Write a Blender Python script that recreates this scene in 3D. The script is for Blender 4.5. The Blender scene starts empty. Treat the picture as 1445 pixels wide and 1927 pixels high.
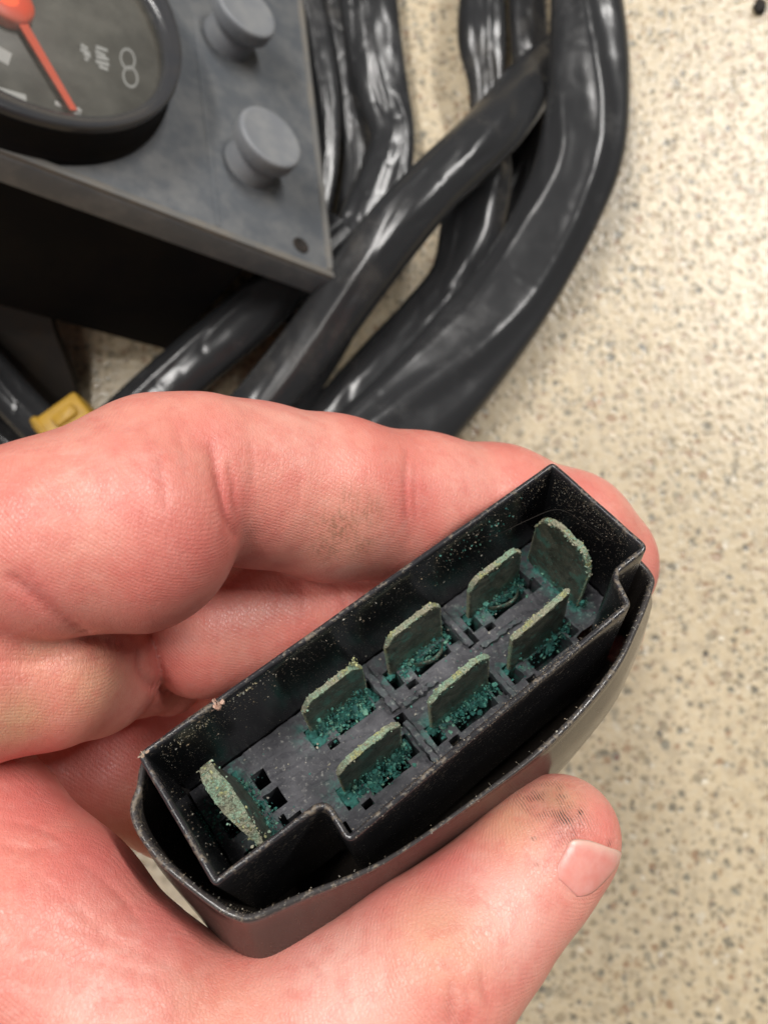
import bpy, bmesh, math, random
import numpy as np
from mathutils import Vector, noise

random.seed(7)
RNG = np.random.default_rng(7)
C = bpy.context.scene.collection
S = 0.001                                   # everything below is in millimetres
TH = math.radians(9.0)                     # camera tilt from straight down
H = 310.0                                   # camera height over the floor
F_PX, CX, CY = 1512.392, 722.5, 963.5       # lens in photograph pixels
ST, CT = math.sin(TH), math.cos(TH)

# ------------------------------------------------------------------ camera
cam_d = bpy.data.cameras.new('camera')
cam = bpy.data.objects.new('camera', cam_d)
C.objects.link(cam)
cam.location = (0, 0, H * S)
cam.rotation_euler = (TH, 0, 0)
cam_d.sensor_fit = 'VERTICAL'
cam_d.sensor_height = 36.0
cam_d.lens = 18.0 / math.tan(math.radians(65.0 / 2))
cam_d.clip_start = 0.01
cam_d.clip_end = 50
cam_d.dof.use_dof = True
cam_d.dof.focus_distance = 0.122
cam_d.dof.aperture_fstop = 21.5
bpy.context.scene.camera = cam

# ------------------------------------------------------------------ light
world = bpy.data.worlds.new('World')
bpy.context.scene.world = world
world.use_nodes = True
bg = world.node_tree.nodes['Background']
bg.inputs[0].default_value = (0.93, 0.96, 1.0, 1)
bg.inputs[1].default_value = 0.075


def strip(x, y, z, lx, ly, watts, col, rz=0.0):
    d = bpy.data.lights.new('ceiling_strip', 'AREA')
    d.shape = 'RECTANGLE'
    d.size, d.size_y = lx, ly
    d.energy = watts
    d.color = col
    o = bpy.data.objects.new('ceiling_strip', d)
    C.objects.link(o)
    o.location = (x, y, z)
    o.rotation_euler = (0, 0, rz)


strip(1.62, 1.60, 2.5, 0.22, 1.7, 98, (1.0, 0.975, 0.94), 0.35)
strip(-0.85, 0.95, 2.5, 0.22, 1.7, 62, (1.0, 0.97, 0.935), 0.25)
strip(-0.95, -0.60, 2.5, 1.6, 0.22, 15, (1.0, 0.95, 0.89))

sc = bpy.context.scene
sc.view_settings.view_transform = 'Standard'
sc.view_settings.look = 'None'
sc.view_settings.exposure = 0.0
sc.view_settings.gamma = 1.0

# ------------------------------------------------------------------ space


def c2w(P):
    P = np.asarray(P, float)
    x, y, z = P[..., 0], P[..., 1], P[..., 2]
    return np.stack([x, -CT * y + ST * z, H - ST * y - CT * z], -1)


def ray(px, py):
    return np.array([(px - CX) / F_PX, (py - CY) / F_PX, 1.0])


def cpt(px, py, d):
    return ray(px, py) * d


def floor_pt(px, py, z=0.0):
    r = ray(px, py)
    lam = (H - z) / (ST * r[1] + CT)
    return c2w(r * lam), lam


# ------------------------------------------------------------------ objects
def thing(name, label, cat, base, group=None):
    o = bpy.data.objects.new(name, None)
    C.objects.link(o)
    o.empty_display_size = 0.01
    o.location = [float(v) * S for v in base]
    o['base'] = [float(v) for v in base]
    o['label'] = label
    o['category'] = cat
    if group:
        o['group'] = group
    return o


def root_base(o):
    while o is not None:
        if 'base' in o.keys():
            return np.array(list(o['base']))
        o = o.parent
    return np.zeros(3)


def mk(name, V, Fc, mat, parent=None, smooth=True, attrs=None, base=None):
    """one mesh object; V in world mm"""
    V = np.asarray(V, float)
    b = root_base(parent) if base is None else np.asarray(base, float)
    me = bpy.data.meshes.new(name)
    me.from_pydata(((V - b) * S).tolist(), [], [list(map(int, f)) for f in Fc])
    me.materials.append(mat)
    if smooth:
        me.polygons.foreach_set('use_smooth', [True] * len(me.polygons))
    for k, a in (attrs or {}).items():
        a = np.asarray(a, np.float32)
        if a.ndim == 1:
            at = me.attributes.new(k, 'FLOAT', 'POINT')
            at.data.foreach_set('value', a)
        else:
            at = me.attributes.new(k, 'FLOAT_COLOR', 'POINT')
            at.data.foreach_set('color', np.c_[a, np.ones(len(a))].astype(np.float32).ravel())
    me.update()
    o = bpy.data.objects.new(name, me)
    C.objects.link(o)
    if parent is not None:
        o.parent = parent
    elif base is not None:
        o.location = [float(v) * S for v in b]
    return o


def fix_normals(o):
    bm = bmesh.new()
    bm.from_mesh(o.data)
    bmesh.ops.recalc_face_normals(bm, faces=bm.faces)
    bm.to_mesh(o.data)
    bm.free()


def sharp(o, deg=40):
    bm = bmesh.new()
    bm.from_mesh(o.data)
    bmesh.ops.recalc_face_normals(bm, faces=bm.faces)
    a = math.radians(deg)
    for e in bm.edges:
        if len(e.link_faces) == 2 and e.calc_face_angle(0) > a:
            e.smooth = False
    bm.to_mesh(o.data)
    bm.free()


def loft(rings, closed=True, cap0=False, cap1=False):
    n = len(rings[0])
    V = np.concatenate(rings)
    Fc = []
    for i in range(len(rings) - 1):
        for j in range(n if closed else n - 1):
            k = (j + 1) % n
            Fc.append((i * n + j, i * n + k, (i + 1) * n + k, (i + 1) * n + j))
    if cap0:
        Fc.append(tuple(range(n))[::-1])
    if cap1:
        Fc.append(tuple(range((len(rings) - 1) * n, len(rings) * n)))
    return V, Fc


def catmull(P, n, closed=False):
    P = np.asarray(P, float)
    m = len(P)
    out = []
    segs = m if closed else m - 1
    for t in np.linspace(0, segs, n, endpoint=not closed):
        i = min(int(t), segs - 1)
        f = t - i
        if closed:
            a, b, c, d = (P[(i + k) % m] for k in (-1, 0, 1, 2))
        else:
            a, b, c, d = (P[min(max(i + k, 0), m - 1)] for k in (-1, 0, 1, 2))
        out.append(.5 * ((2 * b) + (c - a) * f + (2 * a - 5 * b + 4 * c - d) * f * f + (3 * b - a - 3 * c + d) * f ** 3))
    return np.array(out)


def offset2(P, d):
    """offset a closed, clockwise-in-(u,v-down) outline outward by d"""
    t = np.roll(P, -1, 0) - np.roll(P, 1, 0)
    t /= np.linalg.norm(t, axis=1)[:, None] + 1e-12
    nrm = np.c_[t[:, 1], -t[:, 0]]
    d = np.broadcast_to(d, len(P))
    return P + nrm * d[:, None]


def round_poly(pts, r, n=5, step=2.5):
    pts = np.asarray(pts, float)
    m = len(pts)
    r = np.broadcast_to(r, m)
    out = []
    for i in range(m):
        p, a, b = pts[i], pts[i - 1], pts[(i + 1) % m]
        u, v = a - p, b - p
        lu, lv = np.linalg.norm(u), np.linalg.norm(v)
        u, v = u / lu, v / lv
        ang = math.acos(np.clip(u @ v, -1, 1))
        t = min(r[i] / math.tan(ang / 2), .45 * lu, .45 * lv)
        p0, p1 = p + u * t, p + v * t
        for k in range(n + 1):
            f = k / n
            out.append((1 - f) ** 2 * p0 + 2 * f * (1 - f) * p + f * f * p1)
        nx = b - v * min(r[(i + 1) % m], .45 * lv) * 1.0
        L = np.linalg.norm(nx - p1)
        for k in range(1, max(1, int(L / step))):
            out.append(p1 + (nx - p1) * k / max(1, int(L / step)))
    return np.array(out)


# ------------------------------------------------------------------ materials
class NT:
    def __init__(s, name):
        s.m = bpy.data.materials.new(name)
        s.m.use_nodes = True
        s.t = s.m.node_tree
        s.b = s.t.nodes['Principled BSDF']
        s.tc = s.t.nodes.new('ShaderNodeTexCoord')

    def n(s, kind, **kw):
        x = s.t.nodes.new('ShaderNode' + kind)
        for k, v in kw.items():
            setattr(x, k, v)
        return x

    def lk(s, a, b):
        s.t.links.new(a, b)

    def put(s, sock, v):
        if isinstance(v, bpy.types.NodeSocket):
            s.lk(v, sock)
        else:
            if isinstance(v, (tuple, list)) and len(v) == 3 and sock.type == 'RGBA':
                v = (*v, 1)
            sock.default_value = v

    def math(s, op, a, b=0.0, c=None, clamp=False):
        x = s.n('Math', operation=op, use_clamp=clamp)
        s.put(x.inputs[0], a)
        s.put(x.inputs[1], b)
        if c is not None:
            s.put(x.inputs[2], c)
        return x.outputs[0]

    def mix(s, f, a, b, mode='MIX'):
        x = s.n('Mix', data_type='RGBA', blend_type=mode)
        s.put(x.inputs[0], f)
        s.put(x.inputs[6], a)
        s.put(x.inputs[7], b)
        return x.outputs[2]

    def mixf(s, f, a, b):
        x = s.n('Mix', data_type='FLOAT')
        s.put(x.inputs[0], f)
        s.put(x.inputs[2], a)
        s.put(x.inputs[3], b)
        return x.outputs[0]

    def step(s, v, lo, hi):
        x = s.n('MapRange', interpolation_type='SMOOTHSTEP')
        s.put(x.inputs[0], v)
        x.inputs[1].default_value = lo
        x.inputs[2].default_value = hi
        return x.outputs[0]

    def noise(s, mm, detail=4, rough=.55, vec=None, dist=0.0):
        x = s.n('TexNoise')
        x.inputs['Scale'].default_value = 1000.0 / mm
        x.inputs['Detail'].default_value = detail
        x.inputs['Roughness'].default_value = rough
        x.inputs['Distortion'].default_value = dist
        s.lk(vec or s.tc.outputs['Object'], x.inputs['Vector'])
        return x.outputs[0]

    def voro(s, mm, feature='F1', vec=None, rnd=1.0):
        x = s.n('TexVoronoi', feature=feature)
        x.inputs['Scale'].default_value = 1000.0 / mm
        x.inputs['Randomness'].default_value = rnd
        s.lk(vec or s.tc.outputs['Object'], x.inputs['Vector'])
        return x

    def stretch(s, sx, sy, sz, rot=(0, 0, 0)):
        x = s.n('Mapping')
        x.inputs['Scale'].default_value = (sx, sy, sz)
        x.inputs['Rotation'].default_value = rot
        s.lk(s.tc.outputs['Object'], x.inputs['Vector'])
        return x.outputs[0]

    def attr(s, name):
        x = s.n('Attribute', attribute_name=name)
        return x

    def bump(s, h, dist_mm, strength=1.0, normal=None):
        x = s.n('Bump')
        x.inputs['Distance'].default_value = dist_mm * S
        x.inputs['Strength'].default_value = strength
        s.put(x.inputs['Height'], h)
        if normal:
            s.lk(normal, x.inputs['Normal'])
        return x.outputs[0]

    def out(s, col, rough, normal=None, **kw):
        s.put(s.b.inputs['Base Color'], col)
        s.put(s.b.inputs['Roughness'], rough)
        if normal:
            s.lk(normal, s.b.inputs['Normal'])
        for k, v in kw.items():
            s.put(s.b.inputs[k.replace('_', ' ')], v)
        return s.m


def mat_floor():
    t = NT('terrazzo')
    big = t.noise(160, 3)
    col = t.mix(t.step(big, .3, .7), (.55, .445, .285), (.62, .51, .345))
    fine = t.noise(2.6, 3, .6)
    col = t.mix(t.math('MULTIPLY', t.step(fine, .42, .70), .6), col, (.62, .545, .41))
    col = t.mix(t.math('MULTIPLY', t.step(t.noise(5.5, 3, .6), .46, .66), .55), col, (.40, .33, .23))
    warp = t.n('VectorMath', operation='ADD')
    nz = t.n('TexNoise')
    nz.inputs['Scale'].default_value = 420
    t.lk(t.tc.outputs['Object'], nz.inputs['Vector'])
    sc_ = t.n('VectorMath', operation='SCALE')
    t.lk(nz.outputs[1], sc_.inputs[0])
    sc_.inputs['Scale'].default_value = .0022
    t.lk(t.tc.outputs['Object'], warp.inputs[0])
    t.lk(sc_.outputs[0], warp.inputs[1])
    hsum = None
    for mm, frac, rad, ramp, amt in (
            (3.9, .72, .50, [(0, (.33, .265, .17)), (.35, (.26, .235, .175)), (.6, (.37, .265, .16)), (.8, (.30, .225, .155)), (1, (.62, .56, .44))], .78),
            (2.5, .40, .50, [(0, (.34, .26, .165)), (.5, (.27, .225, .16)), (1, (.40, .27, .17))], .6),
            (4.7, .60, .45, [(0, (.17, .155, .115)), (.3, (.28, .235, .16)), (.65, (.33, .21, .125)), (1, (.21, .20, .155))], .85),
            (5.9, .36, .28, [(0, (.035, .04, .042)), (.5, (.10, .10, .09)), (.75, (.20, .07, .045)), (.86, (.07, .08, .085)), (1, (.30, .09, .05))], .95),
            (4.8, .22, .30, [(0, (.80, .75, .62)), (1, (.72, .68, .60))], .7)):
        v = t.voro(mm, vec=warp.outputs[0])
        sep = t.n('SeparateColor')
        t.lk(v.outputs['Color'], sep.inputs[0])
        use = t.step(sep.outputs[0], 1 - frac, 1 - frac + .01)
        r = t.math('MULTIPLY', t.math('ADD', t.math('MULTIPLY', sep.outputs[2], .7), .5), rad)
        d = t.math('SUBTRACT', r, v.outputs['Distance'])
        m = t.math('MULTIPLY', t.step(d, -.06, .17), use)
        rp = t.n('ValToRGB')
        rp.color_ramp.interpolation = 'CONSTANT' if len(ramp) > 2 else 'LINEAR'
        els = rp.color_ramp.elements
        while len(els) < len(ramp):
            els.new(.5)
        for e, (p, c) in zip(els, ramp):
            e.position = p * .96
            e.color = (*c, 1)
        t.lk(sep.outputs[1], rp.inputs[0])
        col = t.mix(t.math('MULTIPLY', m, amt), col, rp.outputs[0])
        hsum = m if hsum is None else t.math('ADD', hsum, m)
    stain = t.noise(60, 5, .65)
    col = t.mix(t.math('MULTIPLY', t.step(stain, .52, .75), .22), col, (.40, .31, .20))
    h = t.math('ADD', t.math('MULTIPLY', hsum, -.3), t.noise(3.0, 4, .6))
    rg = t.math('ADD', t.math('MULTIPLY', t.noise(9, 3), .25), .27)
    nb_ = t.bump(h, .6, .7)
    t.lk(t.bump(h, .5, .6), t.b.inputs['Coat Normal'])
    return t.out(col, rg, nb_, Specular_IOR_Level=.5, Coat_Weight=.55, Coat_Roughness=.2)


def mat_plastic(name, base=(.013, .013, .014), rough=.30, dust=.5, bump=.05, warm=(.20, .15, .10)):
    t = NT(name)
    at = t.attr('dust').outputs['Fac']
    sp = t.noise(.9, 3, .7)
    sp2 = t.noise(.33, 2, .7)
    film = t.noise(9, 5, .65)
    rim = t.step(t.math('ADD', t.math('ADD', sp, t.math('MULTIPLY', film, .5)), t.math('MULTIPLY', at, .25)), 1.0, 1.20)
    specks = t.math('MULTIPLY', t.step(sp2, .655, .70), t.step(film, .38, .62))
    f = t.math('MAXIMUM', t.math('MULTIPLY', rim, .6), t.math('MULTIPLY', specks, dust), clamp=True)
    haze_ = t.math('MULTIPLY', t.step(film, .45, .8), .03)
    col = t.mix(haze_, base, (.16, .14, .125))
    col = t.mix(t.math('MULTIPLY', at, t.math('ADD', t.math('MULTIPLY', film, .3), .16), clamp=True), col, (.085, .084, .092))  # grey on the rims: scuffs and dust film, with gloss highlight painted in
    col = t.mix(f, col, t.mix(t.noise(.5, 2), warm, (.32, .27, .20)))
    scr = t.noise(1.1, 3, .6, vec=t.stretch(1, .12, 1, (.3, .4, .6)))
    r = t.mixf(f, t.math('ADD', t.math('MULTIPLY', film, .25), rough - .08), .85)
    h = t.math('ADD', t.math('MULTIPLY', f, 1.4), t.math('MULTIPLY', scr, .25))
    return t.out(col, r, t.bump(h, bump * 2, .7), Specular_IOR_Level=.5)


def mat_plate_grey():
    t = NT('connector_floor_plastic')
    n1, n2 = t.noise(6, 5, .65), t.noise(.8, 4, .7)
    col = t.mix(t.step(n1, .35, .7), (.040, .040, .047), (.095, .093, .104))
    col = t.mix(t.math('MULTIPLY', t.step(n2, .56, .72), .7), col, (.33, .32, .30))
    tl = t.math('MULTIPLY', t.attr('green').outputs['Fac'], t.step(t.noise(1.6, 4, .7), .42, .60))
    col = t.mix(tl, col, (.03, .17, .14))
    return t.out(col, .62, t.bump(t.math('ADD', n2, n1), .22, .8))


def mat_blade():
    t = NT('tarnished_blade')
    ed = t.attr('edge').outputs['Fac']
    lo = t.attr('low').outputs['Fac']
    n1, n2, n3 = t.noise(3.2, 5, .65), t.noise(.7, 4, .7), t.noise(.28, 3, .7)
    col = t.mix(t.step(n1, .35, .68), (.062, .066, .048), (.155, .155, .115))
    col = t.mix(t.math('MULTIPLY', t.step(n2, .45, .7), .6), col, (.05, .10, .08))
    col = t.mix(t.math('MULTIPLY', t.step(t.noise(4.5, 5, .7), .52, .60), .75), col, (.09, .23, .18))
    col = t.mix(t.math('MULTIPLY', t.step(t.noise(1.9, 5, .75), .56, .64), .7), col, (.035, .034, .026))
    teal = t.math('MULTIPLY', t.step(t.math('ADD', n2, t.math('MULTIPLY', lo, .42)), .62, .80), 1.0)
    tcol = t.mix(n3, (.015, .12, .10), (.09, .36, .28))
    col = t.mix(teal, col, tcol)
    crust = t.step(t.math('ADD', t.math('MULTIPLY', ed, .62), t.math('MULTIPLY', n2, .7)), .56, .76)
    hue = t.step(t.noise(4.5, 2), .38, .62)
    ccol = t.mix(hue, (.40, .36, .26), (.27, .44, .31))
    ccol = t.mix(t.step(t.noise(2.4, 2), .56, .66), ccol, (.42, .42, .17))
    ccol = t.mix(t.step(n3, .35, .65), ccol, (.17, .18, .12))
    col = t.mix(crust, col, ccol)
    spk = t.step(n3, .63, .69)
    col = t.mix(t.math('MULTIPLY', spk, .8), col, (.48, .55, .46))
    f = t.math('MAXIMUM', teal, crust, clamp=True)
    return t.out(col, t.mixf(f, .36, .9), t.bump(t.math('ADD', t.math('MULTIPLY', f, n3), t.math('MULTIPLY', n2, .5)), .35, .9),
                 Metallic=t.mixf(f, .4, 0.0))


def mat_attr(name, rough=.85, bump=.2, mm=.5):
    t = NT(name)
    c = t.attr('col').outputs['Color']
    n_ = t.noise(mm, 3, .7)
    col = t.mix(t.step(n_, .3, .7), c, t.mix(.5, c, (.02, .05, .04)))
    return t.out(col, rough, t.bump(n_, bump, .8))


def mat_skin():
    t = NT('skin')
    red, pale, yel = (t.attr(k).outputs['Fac'] for k in ('red', 'pale', 'yellow'))
    m1, m2 = t.noise(14, 4, .6), t.noise(3.0, 4, .6)
    col = t.mix(t.step(m1, .3, .7), (.785, .32, .25), (.725, .225, .18))
    col = t.mix(red, col, (.68, .15, .14))
    col = t.mix(pale, col, (.84, .52, .44))
    col = t.mix(yel, col, (.66, .42, .24))
    col = t.mix(t.math('MULTIPLY', t.step(m2, .44, .68), .30), col, (.64, .15, .125))
    col = t.mix(t.math('MULTIPLY', t.step(t.noise(2.4, 3), .50, .78), .10), col, (.90, .62, .54))
    # skin relief: fine cells, lines running round the fingers, ridges
    cells = t.voro(.46, 'DISTANCE_TO_EDGE', vec=t.stretch(1.0, .62, 1.0, (.2, .1, .5))).outputs['Distance']
    lines = t.noise(.55, 3, .6, vec=t.stretch(1.0, .16, .5, (0, .2, -.25)), dist=.4)
    rid = t.n('TexWave', wave_type='BANDS', bands_direction='DIAGONAL')
    rid.inputs['Scale'].default_value = 800
    rid.inputs['Distortion'].default_value = 5
    rid.inputs['Detail'].default_value = 2
    rid.inputs['Detail Scale'].default_value = .12
    t.lk(t.tc.outputs['Object'], rid.inputs['Vector'])
    ridge = rid.outputs['Fac']
    h = t.math('ADD', t.math('MULTIPLY', t.step(cells, 0, .16), .22), t.math('MULTIPLY', lines, .55))
    h = t.math('ADD', h, t.math('MULTIPLY', ridge, .16))
    h = t.math('ADD', h, t.math('MULTIPLY', m2, .5))
    # grime that sits in the ridges, and dry scuffed skin
    dirt = t.attr('dirt').outputs['Fac']
    gl = t.n('TexWave', wave_type='BANDS', bands_direction='X')
    gl.inputs['Scale'].default_value = 800
    gl.inputs['Distortion'].default_value = 7
    gl.inputs['Detail'].default_value = 3
    gl.inputs['Detail Scale'].default_value = .35
    t.lk(t.stretch(1, 1, 1, (0, 0, -.45)), gl.inputs['Vector'])
    g = t.math('MULTIPLY', t.step(t.math('ADD', gl.outputs['Fac'], t.noise(.9, 4, .7)), .95, 1.35), t.step(t.noise(2.2, 3), .36, .62))
    dm = t.math('MULTIPLY', dirt, t.math('ADD', t.math('MULTIPLY', g, .75), .30), clamp=True)
    col = t.mix(dm, col, (.055, .042, .032))
    dry = t.attr('dry').outputs['Fac']
    d2 = t.math('MULTIPLY', dry, t.math('ADD', t.math('MULTIPLY', t.step(t.noise(.6, 3, vec=t.stretch(1, .22, 1, (0, 0, -.1))), .45, .6), .6), .45), clamp=True)
    col = t.mix(d2, col, (.37, .175, .115))
    ck = t.math('MULTIPLY', t.attr('chalk').outputs['Fac'], t.step(t.noise(2.2, 4, .7, vec=t.stretch(.45, 1, 1, (0, 0, .2))), .50, .62))
    col = t.mix(t.math('MULTIPLY', ck, .22), col, (.90, .68, .60))
    cr = t.attr('crease').outputs['Fac']
    col = t.mix(t.math('MULTIPLY', cr, .85), col, (.42, .075, .065))
    t.b.subsurface_method = 'RANDOM_WALK'
    nrm = t.bump(h, .17, .75)
    r = t.math('ADD', t.math('MULTIPLY', t.noise(1.1, 3), .26), .25)
    t.b.inputs['Subsurface Radius'].default_value = (1.0, .30, .18)
    return t.out(col, r, nrm, Subsurface_Weight=.22, Subsurface_Scale=.0018, Specular_IOR_Level=.5)


def mat_simple(name, col, rough, dirt=None, amt=.3, mm=6, bump=.1, **kw):
    t = NT(name)
    n_ = t.noise(mm, 5, .65)
    c = t.mix(t.math('MULTIPLY', t.step(n_, .38, .68), amt), col, dirt or col)
    fine = t.noise(mm * .08, 3, .6)
    return t.out(c, t.math('ADD', t.math('MULTIPLY', n_, .2), rough - .1), t.bump(t.math('ADD', fine, n_), bump, .5), **kw)


def mat_vinyl():
    t = NT('black_vinyl_sleeve')
    n_ = t.noise(26, 5, .62)
    n2 = t.noise(7, 4, .6)
    oi = t.n('ObjectInfo')
    dusty = t.math('MULTIPLY', t.step(t.math('ADD', n_, t.math('MULTIPLY', n2, .3)), .66, .98), .35)
    col = t.mix(dusty, (.026, .0265, .028), t.mix(oi.outputs['Random'], (.12, .105, .085), (.10, .10, .10)))
    r = t.math('ADD', t.mixf(dusty, .19, .45), t.math('MULTIPLY', n2, .10))
    return t.out(col, r, t.bump(t.math('ADD', n2, t.math('MULTIPLY', t.noise(2.2, 3), .10)), .25, .25), Specular_IOR_Level=.55)


M = dict(
    floor=mat_floor(),
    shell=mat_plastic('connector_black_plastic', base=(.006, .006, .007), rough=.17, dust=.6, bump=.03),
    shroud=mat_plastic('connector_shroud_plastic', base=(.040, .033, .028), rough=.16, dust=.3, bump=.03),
    plate=mat_plate_grey(), blade=mat_blade(), crumb=mat_attr('crumb'),
    skin=mat_skin(),
    vinyl=mat_vinyl(),
    rubber=mat_simple('grey_rubber_panel', (.112, .122, .134), .39, (.215, .215, .21), .55, 10, .15),
    rubber_edge=mat_simple('dusty_rubber_edge', (.14, .138, .132), .58, (.20, .175, .14), .6, 14, .15),
    peg=mat_simple('grey_rubber_peg', (.19, .20, .215), .45, (.30, .30, .29), .4, 9, .1),
    housing=mat_simple('black_housing', (.005, .005, .006), .7, (.016, .013, .010), .5, 30, .1, Specular_IOR_Level=.12),
    bezel=mat_simple('black_bezel', (.040, .041, .045), .22, (.06, .055, .05), .4, 20, .05),
    dial=mat_simple('dial_face', (.175, .170, .148), .5, (.085, .08, .07), .4, 16, .03),
    needle=mat_simple('orange_needle', (.95, .15, .07), .45, (.80, .16, .08), .3, 5, .02),
    white=mat_simple('white_print', (.66, .66, .63), .5, (.6, .6, .57), .3, 2, .02),
    hole=mat_simple('dark_hole', (.012, .009, .007), .8, (.05, .03, .02), .4, 3, .05),
    bracket=mat_simple('dirty_brown_bracket', (.014, .010, .007), .75, (.035, .022, .011), .45, 12, .2),
    yellow=mat_simple('yellow_plug_plastic', (.50, .29, .025), .45, (.30, .17, .03), .5, 6, .08),
)


def mat_glass():
    t = NT('gauge_lens')
    d = t.n('BsdfTransparent')
    g = t.n('BsdfGlossy')
    g.inputs['Roughness'].default_value = .12
    fr = t.n('Fresnel')
    fr.inputs['IOR'].default_value = 1.46
    df = t.n('BsdfDiffuse')
    df.inputs['Color'].default_value = (.5, .48, .42, 1)
    m1 = t.n('MixShader')
    t.lk(t.math('MULTIPLY', t.math('ADD', t.step(t.noise(14, 5, .7), .35, .8), .6), .11), m1.inputs[0])
    t.lk(d.outputs[0], m1.inputs[1])
    t.lk(df.outputs[0], m1.inputs[2])
    m2 = t.n('MixShader')
    t.lk(fr.outputs[0], m2.inputs[0])
    t.lk(m1.outputs[0], m2.inputs[1])
    t.lk(g.outputs[0], m2.inputs[2])
    t.lk(m2.outputs[0], t.t.nodes['Material Output'].inputs['Surface'])
    return t.m


M['glass'] = mat_glass()


def mat_nail():
    t = NT('thumb_nail')
    n_ = t.noise(2.5, 3)
    col = t.mix(t.step(n_, .3, .7), (.72, .27, .225), (.76, .34, .29))
    col = t.mix(t.math('MULTIPLY', t.attr('tip').outputs['Fac'], .55), col, (.80, .66, .54))
    col = t.mix(t.math('MULTIPLY', t.attr('rim').outputs['Fac'], .8), col, (.30, .14, .09))
    return t.out(col, .30, t.bump(t.noise(.8, 2, vec=t.stretch(1, .1, 1)), .05, .5), Subsurface_Weight=.15,
                 Subsurface_Scale=.001, Specular_IOR_Level=.5)


M['nail'] = mat_nail()

# ------------------------------------------------------------------ the floor
fl = mk('floor', [(-3000, -3000, 0), (3000, -3000, 0), (3000, 3000, 0), (-3000, 3000, 0)], [(0, 1, 2, 3)], M['floor'], smooth=False)
fl['kind'] = 'structure'

# ------------------------------------------------------------------ connector frame
R = np.array([[0.7955033289663884, 0.6028042591704837, 0.0616561329416475],
              [-0.5359870646492816, 0.6525402986965689, 0.5356388943174678],
              [0.28265229546572024, -0.45914941326644076, 0.8421932653287144]])
T = np.array([3.359647179203458, 19.86586647422747, 119.90710347054788])


def L2C(P):
    return np.asarray(P, float) @ R.T + T


def L2W(P):
    return c2w(L2C(P))


def ring3(P2, w):
    w = np.broadcast_to(w, len(P2))
    return L2W(np.c_[P2, w])


conn_base = L2W([(0, 0, 30)])[0]
conn = thing('electrical_connector', 'black plastic connector with eight corroded green blade terminals held in the hand',
             'connector', conn_base)

# ---- inner shell: a long box with a wide key along one side
UL, UR, VT, VB, KV = -40, 40, -10.9, 10.9, 17.3
inner_pts = [(UL, VT), (UR, VT), (UR, VB), (32.6, VB), (30.6, KV - 1.2), (-23.3, KV), (-23.0, VB + .3), (UL, VB)]
O_in = round_poly(inner_pts, [1.2, 1.2, 1.6, 2.2, 1.6, 1.4, 1.2, 1.0])
wall = .95
depth = 22.0
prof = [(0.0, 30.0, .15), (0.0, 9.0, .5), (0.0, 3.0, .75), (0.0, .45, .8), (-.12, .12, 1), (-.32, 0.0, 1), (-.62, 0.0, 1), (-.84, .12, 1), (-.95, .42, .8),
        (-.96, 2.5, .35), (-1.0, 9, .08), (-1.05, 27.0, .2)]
rings, dust = [], []
for d, w, du in prof:
    P = offset2(O_in, d)
    ww = np.full(len(P), w)
    if w < 4:
        ww = ww + np.array([noise.noise(Vector((p[0] * .35, p[1] * .35, 3.1))) for p in O_in]) * .16
    rings.append(ring3(P, ww))
    dust.append(np.full(len(P), du))
V, Fc = loft(rings)
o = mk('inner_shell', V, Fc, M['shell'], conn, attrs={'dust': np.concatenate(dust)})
fix_normals(o)

# ---- outer shroud
AL, BE = 8.0 / 88.0, 3.0 + 44 * 8.0 / 88.0       # rim depth: w = BE + AL*u


def on_rim(px, py):
    r = ray(px, py)
    a = R[:, 2] - AL * R[:, 0]
    lam = (BE + a @ T) / (a @ r)
    return (R.T @ (lam * r - T))[:2]


rim_px = [(262, 1480), (250, 1520), (262, 1562), (300, 1615), (350, 1660), (410, 1705), (445, 1722), (478, 1724), (560, 1690), (720, 1624),
          (890, 1510), (1040, 1390), (1150, 1265), (1195, 1180), (1222, 1110), (1223, 1080)]
O_rim = [on_rim(*p) for p in rim_px]
print('rim', np.round(O_rim, 1).tolist())
O_rim = O_rim + [(43.2, 6.0), (43.4, 0), (43.2, -8), (41, -12.2), (36, -13.2), (20, -13.0), (0, -12.8), (-20, -12.6), (-35, -12.2), (-39.8, -10.8)]
O_sh = catmull(np.array(O_rim), 150, closed=True)
if np.sum(O_sh[:, 0] * np.roll(O_sh[:, 1], -1) - np.roll(O_sh[:, 0], -1) * O_sh[:, 1]) < 0:
    O_sh = O_sh[::-1]
# make it run the same way as the inner outline (positive area)
A_in = np.sum(O_in[:, 0] * np.roll(O_in[:, 1], -1) - np.roll(O_in[:, 0], -1) * O_in[:, 1])
print('areas', A_in > 0)
cen = np.array([0., 2.])


def body_ring(off, w, ll=0.0, shrink=1.0, tilt=1.0):
    mid = np.exp(-((O_sh[:, 0] + 12) / 17) ** 2) * (O_sh[:, 1] > 8)
    P = offset2(O_sh, off - max(off, 0) * .8 * mid)
    # bulge of the boot at the corner that rests in the hand
    k = np.exp(-(((P[:, 0] + 39) / 12) ** 2 + ((P[:, 1] - 15) / 9) ** 2))
    P = P + np.outer(k * ll, (-.36, .93))
    P = cen + (P - cen) * shrink
    ww = w + tilt * (BE + AL * P[:, 0])
    return ring3(P, ww)


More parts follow.
